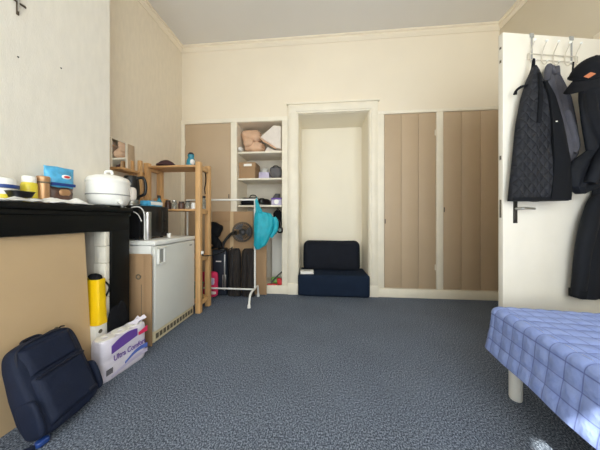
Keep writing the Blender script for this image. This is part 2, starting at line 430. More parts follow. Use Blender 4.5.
# ------------------------------------------------------------------ open cupboard and its contents
SH = [.106, 1.225, 1.605, 1.98]
t = thing('cupboard_shelving', 'cream shelves fixed inside the open wall cupboard', 'shelves', (-.855, YB, .106))
for z in SH[1:]:
    MB().box(-.315, .316, .012, .41, z - .025 - .106, z - .106, .003).build('shelf', 'trim', t)
MB().box(-.315, .316, .41, .419, .01, 2.27).build('back_panel', 'grey_panel' if 'grey_panel' in M else 'plaster', t)
def shelf_item(name, label, cat, mb, m, group=None, loc=(0, 0, 0)):
    return tag(mb.build(name, m, loc=loc), label, cat, group)
# top shelf bedding
t = thing('folded_blanket', 'peach blanket folded in rolls on the top cupboard shelf', 'blanket', (-.99, 3.22, 1.98))
MB().sup((.025, .03, .255), (.15, .11, .098), .7, .8, lump=.035, ls=10, X=Matrix.Rotation(R(-8), 4, 'Y')).build('upper_fold', 'peach', t)
MB().sup((.03, .0, .09), (.135, .11, .07), .7, .8, lump=.028, ls=13, seed=4).sup((-.04, -.09, .14), (.07, .04, .055), .7, .8, lump=.012, ls=14, seed=9).build('lower_fold', 'peach', t)
t = thing('duvet', 'off-white duvet folded to a point beside the peach blanket', 'duvet', (-.7, 3.22, 1.98))
def soft_prism(poly, y0, y1, bev, lump, seed):
    w = MB(); w.prism(poly, -y1, -y0, X=Matrix.Rotation(R(90), 4, 'X'))
    bmesh.ops.bevel(w.b, geom=list(w.b.edges), offset=bev, segments=4, profile=.5, affect='EDGES')
    bmesh.ops.triangulate(w.b, faces=[f for f in w.b.faces if len(f.verts) > 4])
    bmesh.ops.subdivide_edges(w.b, edges=[e for e in w.b.edges if e.calc_length() > .05], cuts=3, use_grid_fill=True)
    for v in w.b.verts:
        q = v.co * 11 + Vector((seed, seed, 0)); v.co += Vector((noise.noise(q), noise.noise(q + Vector((9, 0, 0))), noise.noise(q + Vector((0, 9, 0))))) * lump
    return w
soft_prism([(-.165, .215), (.02, .365), (.145, .37), (.145, .04), (.06, .045)], -.1, .0, .02, .012, 3).build('upper_fold', 'duvet', t, ang=80)
soft_prism([(-.1, .015), (-.06, .085), (.04, .03), (.145, .03), (.145, .014)], -.06, .12, .006, .006, 8).build('lower_fold', 'duvet', t, ang=80)
MB().tube([(-.165, -.105, .205), (-.1, -.115, .15), (0, -.112, .085), (.07, -.11, .038)], [.012, .014, .014, .01], 8).build('hem', 'peach', t)
shelf_item('pillow', 'small white pillow end beneath the peach blanket on the top shelf', 'pillow', MB().sup((-1.145, 3.13, 2.025), (.028, .06, .034), .7, .7, lump=.012, ls=14), 'paper')
# second shelf
t = thing('storage_box', 'brown lidded cardboard box with white label on cupboard shelf', 'box', (-1.055, 3.24, 1.605))
MB().box(-.113, .12, -.11, .13, .001, .17, .004).build('box_body', 'card', t)
MB().box(-.117, .127, -.117, .137, .155, .235, .006).build('lid', 'card', t)
MB().box(-.04, .075, -.119, -.116, .178, .212).build('label_sticker', 'plastic_white', t)
shelf_item('carton', 'pale lavender carton between brown box and dark pouch', 'carton', MB().box(-.885, -.735, 3.15, 3.3, 1.606, 1.7, .004), 'lavender')
t = thing('pouch', 'dark grey zipped pouch at the right of the middle cupboard shelf', 'pouch', (-.635, 3.16, 1.605))
t.scale = (1.05, 1, 1.15)
MB().sup((0, .02, .08), (.08, .07, .066), .55, .6, lump=.015, ls=18).build('pouch_body', 'grey_bag', t)
MB().tube([(-.05, -.03, .11), (-.02, -.05, .145), (.03, -.05, .145), (.05, -.03, .115)], .007, 6).build('handle', 'black_matte', t)
shelf_item('plastic_bag', 'crumpled clear grey plastic bag behind the brown lidded box', 'bag', MB().sup((-.86, 3.42, 1.725), (.06, .04, .095), .8, .8, lump=.03, ls=16), 'foil')
# third shelf
t = thing('shoe', 'black shoe lying on the lower cupboard shelf behind the rail', 'shoe', (-1.03, 3.2, 1.225))
MB().sup((0, 0, .05), (.13, .05, .045), .6, .7, lump=.012, ls=12).sup((-.06, 0, .075), (.06, .045, .04), .7, .8).build('upper', 'black_matte', t)
MB().box(-.13, .13, -.045, .045, .001, .016, .006).build('sole', 'black', t)
t2 = thing('trainer', 'black trainer pointing to the wall, right of the black shoe', 'shoe', (-.82, 3.21, 1.225), (0, 0, R(65)))
MB().sup((0, 0, .056), (.11, .045, .042), .6, .7, lump=.012, ls=12, seed=3).sup((-.05, 0, .065), (.05, .042, .04), .7, .8).build('upper', 'black', t2)
MB().box(-.11, .11, -.04, .04, .001, .014, .006).build('sole', 'grey_plastic', t2)
t = thing('camera_case', 'black camera case standing at the left of the lower cupboard shelf', 'case', (-1.03, 3.36, 1.225))
MB().sup((0, 0, .068), (.085, .05, .066), .4, .5).build('case_body', 'black_matte', t)
MB().tube([(-.06, 0, .125), (-.03, -.01, .165), (.03, -.01, .165), (.06, 0, .125)], .008, 6).build('strap', 'black', t)
t = thing('cap_pile', 'grey peaked cloth bundle leaning up behind the black trainer', 'cloth', (-.73, 3.40, 1.225))
MB().rings([[Vector((.1 * math.cos(a) * (1 - .62 * k) + .07 * k, .05 * math.sin(a) * (1 - .4 * k), .002 + .19 * k)) for a in [2 * PI * j / 20 for j in range(20)]] for k in (0, .3, .6, .85, 1)]).build('bundle', 'grey_bag', t)
shelf_item('pattern_box', 'purple and white patterned box at the right end of lower shelf', 'box', MB().box(-.7, -.552, 3.14, 3.28, 1.226, 1.325, .004), 'lavender')
bpy.data.objects['pattern_box'].name = 'gift_box'
gb = bpy.data.objects['gift_box']
MB().lathe([(.001, 0), (.034, 0), (.034, .002), (.001, .002)], X=Matrix.Translation((-.626, 3.1402, 1.275)) @ Matrix.Rotation(R(90), 4, 'X')).build('printed_ring', 'plastic_white', gb)
MB().box(-.702, -.55, 3.1385, 3.282, 1.305, 1.33, .003).build('lid', 'purple', gb)
# below the shelves
t = thing('black_bag', 'black cloth bag hanging under the lowest cupboard shelf', 'bag', (-.6, 3.2, .98))
MB().sup((-.01, .0, .05), (.065, .09, .12), .7, .7, lump=.03, ls=12).build('bag_body', 'black_matte', t)
MB().tube([(-.03, -.03, .14), (-.01, -.06, .197), (.03, -.03, .14)], .008, 6).build('strap', 'black_matte', t)
t = thing('headphones', 'black and silver headphones dangling beside the teal jacket', 'headphones', (-.59, 3.04, .84))
MB().tube([(-.05, 0, .06), (-.045, 0, .14), (0, 0, .18), (.035, 0, .14), (.04, 0, .07)], .009, 8).build('headband', 'black', t)
for x, z in ((-.05, .02), (.035, .04)):
    MB().sup((x, -.01, z), (.04, .026, .045), .7, .8).build('ear_cup', 'black', t)
    MB().lathe([(.001, 0), (.022, 0), (.022, .006), (.001, .006)], X=Matrix.Translation((x, -.034, z)) @ Matrix.Rotation(R(90), 4, 'X')).build('badge', 'steel', t)
shelf_item('white_panel', 'white plastic sheet standing inside the open cupboard', 'panel', MB().box(-.745, -.55, 3.38, 3.395, .107, 1.1, .004), 'plastic_white')
shelf_item('stick', 'black stick leaning diagonally inside the cupboard bottom', 'stick', MB().tube([(-.7, 3.12, .135), (-.56, 3.2, .27)], .011, 8), 'black')
shelf_item('green_packet', 'light green packet lying on the cupboard floor under the stick', 'packet', MB().sup((-.64, 3.2, .152), (.075, .05, .042), .6, .7, lump=.02, ls=15), 'lime')
shelf_item('red_bag', 'crumpled red and white bag at the cupboard floor corner', 'bag', MB().sup((-.58, 3.12, .155), (.043, .035, .047), .6, .7, lump=.02, ls=15), 'red')
shelf_item('red_packet', 'flat red packet at the cupboard edge below the teal jacket', 'packet', MB().sup((-.68, 3.09, .118), (.07, .02, .011), .5, .6, lump=.004, ls=15), 'red')

# ------------------------------------------------------------------ alcove sofa
t = thing('floor_sofa', 'low navy floor sofa with rounded backrest in the doorway alcove', 'sofa', (.165, 2.97, 0))
def cushion(sx, sy, sz, bev, m, name, X, par, puff=.012):
    w = MB(); w.box(-sx, sx, -sy, sy, -sz, sz, bev, 5)
    bmesh.ops.subdivide_edges(w.b, edges=[e for e in w.b.edges if e.calc_length() > .1], cuts=6, use_grid_fill=True)
    for v in w.b.verts:
        a = (1 - (v.co.x / sx) ** 2) * (1 - (v.co.z / sz) ** 2); q = v.co * 7
        v.co.y += math.copysign(puff * max(a, 0), v.co.y) + .004 * noise.noise(q)
        v.co.z += .006 * noise.noise(q * .6 + Vector((3, 1, 2)))
    w._x(list(w.b.verts), X)
    return w.build(name, m, par)
cushion(.47, .245, .142, .03, 'navy_sofa', 'seat_cushion', Matrix.Translation((0.0, .25, .148)), t, .008)
cushion(.415, .085, .225, .085, 'charcoal_sofa', 'backrest', Matrix.Translation((-.01, .4, .485)) @ Matrix.Rotation(R(-6), 4, 'X'), t, .02)
t = thing('notebook', 'small white notebook lying on the navy sofa seat', 'notebook', (-.19, 3.06, .295), (0, 0, R(5)))
MB().box(-.085, .085, -.06, .06, .004, .03, .003).build('pages', 'paper', t)
MB().box(-.09, .09, -.064, .064, .0305, .034, .001).box(-.09, .09, -.064, .064, .0, .0035, .001).build('cover', 'plastic_white', t)
MB().box(-.04, .05, -.005, .028, .0342, .0352).build('cover_print', 'grey_plastic', t)

# ------------------------------------------------------------------ fireplace surround
t = thing('mantelpiece', 'glossy black mantelpiece along the chimney wall', 'mantelpiece', (-1.485, .7, 0))
x0 = CX + 1.485 + .001
MB().box(x0, .025, -.78, .935, 1.08, 1.115, .008).build('mantel_shelf', 'mantel', t)
MB().box(x0, 0, -.76, .925, .945, 1.0805, .004).box(x0, .012, -.77, .93, 1.052, 1.081, .006).build('frieze', 'mantel', t)
for y0, y1 in ((.77, .925), (-.76, -.62)):
    w = MB().box(x0, 0, y0, y1, 0, .946, .005); w.box(x0, .004, y0 - .003, y1 + .003, .001, .14, .002); w.build('jamb', 'mantel', t)
# brick pier inside the opening
w = MB(); z = .002; k = 0
while z < .93:
    ln = .105 if k % 2 else .14
    w.box(-1.572 - .006 * (k % 2), -1.49, 1.43, 1.463, z, min(z + .118, .94), .004, 2)
    z += .12; k += 1
struct(w.build('trim_8', 'brick'))
struct(MB().box(-1.655, -1.58, 1.445, 1.463, .002, .94).build('trim_9', 'plaster'))
t = thing('fireplace_board', 'tan hardboard sheet closing off the fireplace under the mantel', 'board', (-1.5, 1.0, .001), (0, R(-1.2), 0))
w = MB()
w.rings([[Vector((x, y, z)) for y, z in ((-.8, 0), (.353, 0), (.318, .94), (-.8, .94))] for x in (-.012, 0)])
w.build('sheet', 'hardboard', t)
MB().lathe([(.001, 0), (.012, 0), (.012, .002), (.001, .002)], X=Matrix.Translation((.0005, .152, .4)) @ Matrix.Rotation(R(90), 4, 'Y'), n=14).build('finger_hole', 'dark_slot', t)
t = thing('carrier_bag', 'yellow carrier bag standing in the gap beside the fireplace board', 'bag', (-1.545, 1.385, 0))
w = MB(); rs = []
for i in range(15):
    v = i / 14; z = .325 + .3 * v
    ring = []
    for j in range(28):
        a = 2 * PI * j / 28; cx, sy = math.cos(a), math.sin(a)
        ww = .09 - .01 * v; dd = .036 - .008 * v
        p = Vector((math.copysign(abs(cx) ** .35, cx) * ww, math.copysign(abs(sy) ** .35, sy) * dd, z))
        p += Vector((cx, sy, 0)) * .006 * noise.noise(Vector((cx * 2, sy * 2, z * 22)))
        ring.append(p)
    rs.append(ring)
w.rings(rs).build('bag_body', 'yellow_bag', t)
MB().sup((.03, 0, .63), (.04, .026, .03), .7, .8, lump=.012, ls=30).build('dark_contents', 'black_matte', t)
MB().tube([(.07, .02, .61), (.092, .04, .56), (.075, .03, .5)], .006, 6).build('handle', 'black_matte', t)
t = thing('file_box', 'white upright file box with round finger hole, under the yellow bag', 'box', (-1.54, 1.375, 0))
MB().box(-.08, .07, -.03, .05, .002, .322, .003).build('box_body', 'plastic_white', t)
MB().lathe([(.001, 0), (.013, 0), (.013, .002), (.001, .002)], X=Matrix.Translation((.0715, .0, .28)) @ Matrix.Rotation(R(90), 4, 'Y'), n=16).build('finger_hole', 'dark_slot', t)
t = thing('bin_bag', 'black plastic bag slumped behind the toilet roll pack', 'bag', (-1.46, 1.5, 0))
MB().sup((0, 0, .22), (.009, .085, .195), .6, .7, lump=.006, ls=14).build('bag_body', 'black_matte', t)
MB().tube([(0, .0, .38), (.004, .015, .42), (.002, .04, .43)], [.012, .008, .004], 8).build('knot', 'black_matte', t)

# ------------------------------------------------------------------ toilet roll pack
t = thing('toilet_roll_pack', 'plastic wrapped pack of toilet rolls standing against the black jamb', 'toilet rolls', (-1.376, 1.43, 0), (0, 0, R(-6)))
w = MB(); rs = []
Hh, Ln, Dp = .255, .157, .052
for i in range(25):
    v = i / 24; z = .003 + Hh * v
    ring = []
    inset = 1 - .12 * abs(2 * v - 1) ** 6
    for j in range(72):
        a = 2 * PI * j / 72; c_, s_ = math.cos(a), math.sin(a)
        x = math.copysign(abs(c_) ** .35, c_) * Dp; y = math.copysign(abs(s_) ** .35, s_) * Ln
        b = .006 * abs(math.cos((y / Ln) * 1.5 * PI)) ** .6 + .005 * abs(math.sin(v * 2 * PI)) ** .6
        p = Vector((x * inset + math.copysign(b, x), y * (.97 + .03 * inset), z + .006 * abs(math.cos(y / Ln * 1.5 * PI)) * v))
        p += Vector((1, .3, .2)) * .003 * noise.noise(Vector((x * 40, y * 30, z * 30)))
        ring.append(p)
    rs.append(ring)
w.rings(rs).build('wrap', 'wrap', t)
for y in (-.103, 0, .103):
    MB().lathe([(.02, 0), (.048, 0), (.05, .004), (.05, .012), (.02, .012), (.0195, .004)], (0, y, Hh - .002), 24).build('toilet_roll', 'paper', t)
MB().patch(lambda u, v: (Vector((.04 - .08 * v, .08 + .09 * u, .262 + .035 * u * (1 - .5 * v) + .012 * math.sin(9 * v + 5 * u))), Vector((0, 0, 1))), 8, 8, .001).build('loose_film', 'wrap', t)
fx = Dp + .0125
def band(y0, y1, zf, hf, bow=0):
    def fn(u, v):
        y = y0 + (y1 - y0) * u
        return Vector((fx + .001, y, zf(u) + hf(u) * v)), Vector((1, 0, 0))
    return fn
MB().patch(band(-.11, .07, lambda u: .17 + .03 * u, lambda u: .05 + .022 * math.sin(PI * u)), 14, 2, .003).build('printed_swoosh', 'purple', t)
MB().patch(band(-.02, .152, lambda u: .055 + .02 * u + .02 * math.sin(PI * u), lambda u: .012 + .02 * u), 14, 2, .003).build('printed_swoosh', 'blueprint', t)
MB().patch(band(-.11, .152, lambda u: .022 + .02 * u + .01 * math.sin(PI * u), lambda u: .012 + .014 * u), 14, 2, .003).build('printed_swoosh', 'lavender', t)
MB().patch(band(.08, .152, lambda u: .195, lambda u: .02 + .02 * u), 6, 2, .003).build('printed_swoosh', 'pink', t)
text('printed_words', 'Ultra Comfort', .052, 'purple', t, (fx + .0015, -.1, .118), (R(90), 0, R(90)), squeeze=.76)
w = MB()
for i in range(7): w.box(fx - .002, fx + .001, -.142 + .006 * i, -.1395 + .006 * i, .05, .085)
w.build('barcode', 'grey_bag', t)

# ------------------------------------------------------------------ backpack
t = thing('backpack', 'navy backpack leaning against the tan fireplace board', 'backpack', (-1.345, 1.035, .004), (R(-20), 0, R(96)))
W2, Dp, Hh = .155, .062, .43
w = MB(); w.sup((0, -Dp, Hh / 2), (W2, Dp, Hh / 2), .32, .4, 48, 30, lump=.012, ls=9)
for v in w.b.verts:
    k = v.co.z / Hh
    v.co.x *= 1 - .08 * k * k; v.co.y *= 1 - .3 * k
w.build('main_body', 'navy', t)
def fy(z): return -2 * Dp * (1 - .3 * z / Hh)
def soft_panel(name, x0, x1, z0, z1, th, m, par=None):
    def fn(u, v):
        x = x0 + (x1 - x0) * u; z = z0 + (z1 - z0) * v
        e = min(u, 1 - u, v, 1 - v); b = 1 - (1 - min(e / .12, 1)) ** 2
        return Vector((x, fy(z) + .006 - th * b, z)), Vector((0, -1, 0))
    return MB().patch(fn, 24, 24, .02).build(name, m, par or t)
soft_panel('upper_panel', -.118, .112, .275, .405, .016, 'navy')
pk = soft_panel('front_pocket', -.122, .122, .035, .268, .026, 'navy')
MB().box(.055, .1, -.142, -.132, .055, .07, .002).build('brand_tab', 'navy_dark', pk)
MB().tube([(-.115, fy(.262) - .02, .258), (0, fy(.262) - .024, .263), (.112, fy(.262) - .02, .258)], .0045, 6).build('zipper', 'navy_dark', pk)
MB().tube([(-.136, fy(.06) + .03, .06), (-.137, fy(.2) + .02, .2), (-.132, fy(.36) + .012, .36), (-.1, fy(.42) + .01, .415), (0, fy(.42) + .006, .427), (.1, fy(.42) + .01, .415), (.132, fy(.36) + .012, .36), (.137, fy(.2) + .02, .2), (.136, fy(.06) + .03, .06)], .005, 6, sub=8).build('zipper', 'navy_dark', t)
MB().tube([(-.04, -.02, .42), (-.03, -.008, .435), (.03, -.008, .435), (.04, -.02, .42)], .008, 8).build('carry_handle', 'navy_dark', t)
for s in (-1, 1):
    MB().sup((s * .148, -.075, .1), (.014, .05, .085), .5, .6, 24, 16).build('side_pocket', 'navy', t)
    MB().tube([(s * .07, -.02, .39), (s * .09, -.01, .3), (s * .12, -.006, .15), (s * .14, -.02, .06), (s * .15, -.06, .03)], [.012, .012, .012, .008, .007], 8, squash=.4).build('shoulder_strap', 'navy_dark', t)
MB().tube([(.145, -.08, .03), (.165, -.06, .02), (.17, -.02, .05), (.15, .0, .07)], .006, 6).build('webbing_loop', 'navy_dark', t)
MB().tube([(.1, -.04, .415), (.115, -.045, .43), (.13, -.05, .425)], .004, 6).build('zip_pull', 'black', t)
t = thing('fabric_strap', 'dark blue fabric strap lying on the carpet under the backpack', 'strap', (-1.30, .86, 0), (0, 0, R(84)))
MB().tube([(-.25, .03, .018), (-.1, .0, .016), (-.02, -.02, .016), (.03, -.03, .012)], [.03, .026, .024, .012], 12, squash=.55).build('webbing', 'navy', t)
MB().sup((.055, -.03, .016), (.025, .018, .014), .6, .7).build('buckle', 'blue_dark', t)

# ------------------------------------------------------------------ fridge
t = thing('fridge', 'white under-counter fridge in the alcove beside the chimney breast', 'fridge', (-1.66, 2.02, 0))
MB().box(-.31, .262, -.285, .295, .012, .808, .006).build('cabinet', 'white', t)
MB().box(-.318, .305, -.292, .302, .81, .85, .008, 3).build('top', 'white', t)
d = MB().box(.268, .302, -.288, .298, .1, .802, .009, 3).build('door', 'fridge_door', t)
h = MB()
for a in ((-.262, -.25, .645, .79), (-.192, -.18, .645, .79), (-.262, -.18, .645, .66), (-.262, -.18, .776, .79)):
    h.box(.3, .318, a[0], a[1], a[2], a[3], .003)
h.build('handle', 'white', d)
MB().box(.301, .304, -.25, -.192, .66, .776).build('handle_recess', 'grey_plastic', d)
MB().box(.3015, .304, .2, .245, .752, .766, .001).build('maker_badge', 'grey_plastic', d)
MB().box(.255, .288, -.286, .296, .006, .096, .004).build('vent_grille', 'cream_plastic', t)
w = MB()
for i in range(12):
    y = -.262 + i * .0455
    w.box(.286, .2895, y, y + .034, .03, .072)
w.build('vent_slot', 'dark_slot', t)
for y in (-.25, .26): MB().cyl((.2, y, 0), (.2, y, .02), .018, n=12).build('foot', 'black', t)
t = thing('cardboard_sheet', 'cardboard sheet with punched hole propped on the fridge side', 'cardboard', (-1.36, 1.702, 0))
MB().box(-.28, -.012, -.004, .006, .001, .745, .002).box(-.07, -.0, -.006, .004, .001, .735, .002).build('sheet', 'card', t)
MB().torus((-.115, -.0045, .56), .018, .005, 20, 6, X=Matrix.Translation((-.115, -.0045, .56)) @ Matrix.Rotation(R(90), 4, 'X') @ Matrix.Translation((.115, .0045, -.56))).build('hole_rim', 'dark_slot', t)
MB().box(-.09, -.086, -.0055, -.003, .12, .5).build('slit', 'dark_slot', t)

# things on the fridge
t = thing('microwave', 'black microwave oven on top of the white fridge', 'microwave', (-1.72, 1.96, .851))
MB().box(-.19, .19, -.2, .16, .012, .295, .006).build('housing', 'black', t)
d = MB().box(.19, .204, -.198, .06, .016, .29, .004).build('door', 'black', t)
MB().tube([(.206, .045, .05), (.222, .045, .06), (.222, .045, .25), (.206, .045, .26)], .006, 8, False).build('handle', 'dark_metal', d)
MB().box(.19, .202, .063, .158, .016, .29, .003).build('control_panel', 'black', t)
for z in (.07, .16): MB().cyl((.2, .11, z), (.216, .11, z), .02, .017, 16).build('knob', 'dark_metal', t)
for x in (-.15, .15):
    for y in (-.17, .13): MB().cyl((x, y, 0), (x, y, .014), .014, n=10).build('foot', 'black', t)
t = thing('kettle', 'black electric kettle with steel base standing on the microwave', 'kettle', (-1.70, 1.875, 1.147))
t.scale = (1, 1, 1.08)
MB().lathe([(.001, 0), (.075, 0), (.076, .012), (.06, .022), (.06, .05), (.001, .05)]).build('base', 'steel', t)
MB().lathe([(.058, .05), (.066, .06), (.066, .12), (.06, .2), (.054, .235), (.001, .235)]).build('body', 'black', t)
MB().lathe([(.054, .235), (.05, .247), (.02, .254), (.001, .255)]).build('lid', 'black', t)
MB().tube([(.05, .0, .225), (.1, .015, .235), (.125, .02, .18), (.115, .018, .1), (.06, .0, .075)], [.012, .013, .012, .012, .012], 10).build('handle', 'black', t)
MB().tube([(-.05, 0, .215), (-.075, 0, .235)], [.018, .012], 10, False).build('spout', 'black', t)
t = thing('foil_carton', 'long blue and white carton lying on the microwave', 'carton', (-1.58, 2.02, 1.147))
MB().box(-.04, .05, -.14, .03, .001, .05, .003).build('carton', 'blue', t)
MB().box(.0505, .0515, -.12, .03, .012, .042).build('white_label', 'plastic_white', t)
t = thing('small_bottle', 'small dark bottle with teal label standing behind the blue carton', 'bottle', (-1.62, 2.08 + .018, 1.147))
MB().lathe([(.001, 0), (.022, 0), (.022, .06), (.012, .08), (.012, .09), (.001, .09)], (-.03, .0, .0), 18).build('body', 'teal_glass', t)
MB().lathe([(.001, .09), (.015, .09), (.015, .115), (.001, .115)], (-.03, .0, .0), 18).build('cap', 'black', t)
bpy.data.objects['small_bottle'].location = (-1.56, 2.082, 1.147)
t = thing('thermos', 'slim stainless steel flask standing on the fridge beside the microwave', 'flask', (-1.472, 1.79, .851))
MB().lathe([(.001, 0), (.026, 0), (.028, .01), (.028, .185), (.001, .185)], n=24).build('body', 'steel', t)
MB().lathe([(.028, .185), (.029, .19), (.029, .235), (.024, .24), (.001, .24)], n=24).build('lid', 'steel', t)
t = thing('egg_cup', 'tiny white cup on the front edge of the fridge top', 'cup', (-1.47, 2.06, .851))
MB().lathe([(.001, 0), (.018, 0), (.014, .01), (.021, .04), (.018, .041), (.012, .016), (.001, .014)], n=20).build('bowl', 'plastic_white', t)
t = thing('power_cord', 'white power cord looping over the mantel end towards the fridge', 'cord', (-1.5, 1.6, 1.1))
MB().tube([(.0, .055, .02), (.02, .09, .03), (.034, .12, .015), (.042, .138, -.03), (.044, .14, -.12), (.044, .141, -.243)], .005, 8).build('cord', 'cable', t)
MB().tube([(-.13, .135, .03), (-.07, .128, .0), (-.01, .13, -.03), (.02, .137, -.09)], .004, 8).build('cord', 'cable', t)

# ------------------------------------------------------------------ things on the mantel
ZM = 1.116
t = thing('rice_cooker', 'round white rice cooker with domed lid at the end of the mantel', 'rice cooker', (-1.545, 1.51, ZM))
t.scale = (.97, .97, 1.06)
MB().lathe([(.001, .012), (.1, .012), (.112, .02), (.125, .05), (.13, .085), (.13, .165), (.128, .17), (.001, .17)], n=40).build('body', 'plastic_white', t)
MB().lathe([(.132, .165), (.134, .172), (.13, .182), (.118, .2), (.08, .215), (.03, .222), (.001, .222)], n=40).build('lid', 'plastic_white', t)
MB().lathe([(.1305, .078), (.132, .08), (.132, .084), (.1305, .086)], n=40).build('trim_ring', 'grey_plastic', t)
MB().tube([(-.028, 0, .218), (-.022, 0, .245), (.022, 0, .245), (.028, 0, .218)], .01, 8).build('lid_handle', 'plastic_white', t)
MB().sup((.09, .105, .1), (.03, .03, .05), .6, .7).build('side_handle', 'duvet', t)
MB().cyl((.112, -.03, .035), (.137, -.037, .032), .016, .014, 18).build('switch_knob', 'plastic_white', t)
for a in (30, 150, 270): MB().cyl((.08 * math.cos(R(a)), .08 * math.sin(R(a)), 0), (.08 * math.cos(R(a)), .08 * math.sin(R(a)), .014), .012, n=10).build('foot', 'grey_plastic', t)
t = thing('snack_bag', 'shiny blue and brown crisp bag standing on the mantel', 'bag', (-1.585, 1.228, ZM), (0, 0, R(80)))
def bagmb(w2, d2, h, tw=.0):
    w = MB(); rs = []
    for i in range(17):
        v = i / 16; f = math.sin(min(1, v * 2.4 + .25) * PI / 2) * math.sin(min(1, (1 - v) * 2.2 + .06) * PI / 2)
        rs.append([Vector((math.cos(a) * w2 * (1 - .08 * f) + tw * v, math.copysign(abs(math.sin(a)) ** .8, math.sin(a)) * d2 * f + .006 * noise.noise(Vector((math.cos(a) * 3, v * 8, 2))), .002 + h * v + .004 * noise.noise(Vector((a, v * 5, 0))))) for a in [2 * PI * j / 32 for j in range(32)]])
    return w.rings(rs)
bagmb(.068, .03, .125).build('lower_film', 'bronze', t)
w = bagmb(.072, .034, .225, .0)
for v in list(w.b.verts):
    if v.co.z < .105: v.co.z = .105 + .002 * math.sin(v.co.x * 90)
w.build('upper_film', 'blue', t)
MB().sup((.018, -.03, .17), (.022, .006, .013), .8, .9).build('printed_oval', 'plastic_white', t)
MB().sup((.018, -.034, .17), (.015, .005, .007), .8, .9).build('printed_spot', 'red', t)
MB().box(-.055, .06, -.04, -.03, .112, .13, .003).build('printed_band', 'blue_dark', t)
MB().sup((.012, -.026, .075), (.028, .008, .022), .8, .8).build('printed_picture', 'copper', t)
t = thing('tin', 'coppery tall tin with dark band beside the crisp bag', 'tin', (-1.57, 1.138, ZM))
MB().lathe([(.001, 0), (.026, 0), (.026, .13), (.001, .13)], n=28).build('body', 'copper', t)
MB().lathe([(.026, .128), (.0275, .13), (.0275, .152), (.025, .156), (.001, .156)], n=28).build('lid', 'copper', t)
MB().lathe([(.0262, .116), (.028, .117), (.028, .124), (.0262, .125)], n=28).build('band', 'dark_slot', t)
t = thing('jar', 'yellow plastic jar with white screw lid on the mantel', 'jar', (-1.58, 1.083, ZM))
MB().lathe([(.001, 0), (.03, 0), (.032, .006), (.032, .1), (.027, .112), (.001, .112)], n=28).build('body', 'yellow', t)
MB().lathe([(.001, .11), (.027, .11), (.028, .115), (.027, .143), (.023, .147), (.001, .147)], n=28).build('screw_lid', 'plastic_white', t)
t = thing('tub', 'white margarine tub with blue lid rim at the left end of the mantel', 'tub', (-1.565, .965, ZM))
MB().lathe([(.001, 0), (.048, 0), (.054, .07), (.001, .07)], (0, 0, 0), 30).lathe([(.001, 0)] * 2, n=4).build('body', 'plastic_white', t)
MB().lathe([(.0515, .015), (.0535, .016), (.054, .034), (.0525, .035)], n=30).build('label_band', 'yellow', t)
MB().lathe([(.0545, .064), (.0595, .066), (.0595, .082), (.055, .083)], n=30).build('lid_rim', 'blue_dark', t)
MB().lathe([(.055, .08), (.056, .084), (.05, .112), (.035, .118), (.001, .12)], n=30).build('lid', 'plastic_white', t)
t = thing('tray', 'black shallow food tray in front of the yellow jar', 'tray', (-1.495, .99, ZM))
t.scale = (1, .9, .75)
w = MB()
def rr(a, b, z, n=32):
    return [Vector((math.copysign(abs(math.cos(q)) ** .5, math.cos(q)) * a, math.copysign(abs(math.sin(q)) ** .5, math.sin(q)) * b, z)) for q in [2 * PI * j / n for j in range(n)]]
w.rings([rr(.028, .038, .03), rr(.028, .038, .031), rr(.036, .05, .066), rr(.039, .053, .068), rr(.036, .05, .07), rr(.028, .038, .036)]).build('tray', 'black', t)
def crumple(name, label, cat, loc, rz, sx, sy, h, m, seed):
    w = MB()
    def fn(u, v):
        x = (u - .5) * 2 * sx; y = (v - .5) * 2 * sy
        n_ = noise.noise(Vector((u * 4 + seed, v * 5, seed)))
        e = 1 - max(abs(u - .5), abs(v - .5)) * 2
        return Vector((x + .008 * n_, y, max(.0035, h * (.35 + .65 * min(1, e * 2.2)) * (.75 + .7 * n_)))), Vector((0, 0, 1))
    w.patch(fn, 20, 22, .002)
    return tag(w.build(name, m, loc=loc, rot=(0, 0, rz)), label, cat)
crumple('food_wrapper', 'creased pale wrapper lying under the black tray on the mantel', 'wrapper', (-1.485, 1.0, ZM), 0, .03, .085, .022, 'foil', 1)
crumple('paper_towel', 'patterned white paper towel crumpled before the crisp bag', 'paper towel', (-1.51, 1.2, ZM), R(3), .045, .13, .034, 'paper', 5)
tag(MB().box(-1.535, -1.47, 1.3, 1.4, ZM, ZM + .006, .002).build('knife_case', 'black', loc=(-1.5, 1.35, ZM)), 'flat black lid lying between paper towel and rice cooker', 'lid')

# crucifix
t = thing('crucifix', 'small bronze crucifix on the wallpaper above the mantel', 'crucifix', (CX + .002, 1.085, 2.148))
MB().box(0, .006, -.006, .006, 0, .135, .002).box(.0005, .0055, -.036, .036, .066, .078, .002).build('cross', 'bronze_cross', t)
MB().sup((.009, 0, .086), (.004, .005, .006)).tube([(.008, 0, .08), (.009, 0, .05), (.008, 0, .02)], [.003, .004, .0025], 8).tube([(.008, -.03, .078), (.009, 0, .072), (.008, .03, .078)], .002, 6).build('figure', 'steel', t)

for lb, y, z in (('nail head in the wallpaper below the crucifix', 1.09, 1.922), ('nail head in the wallpaper well above the crisp bag', 1.296, 1.998)):
    tag(MB().lathe([(.001, 0), (.005, 0), (.003, .003), (.001, .004)], X=Matrix.Translation((CX + .0005, y, z)) @ Matrix.Rotation(R(90), 4, 'Y'), n=10).build('nail', 'dark_metal', loc=(CX, y, z)), lb, 'nail')
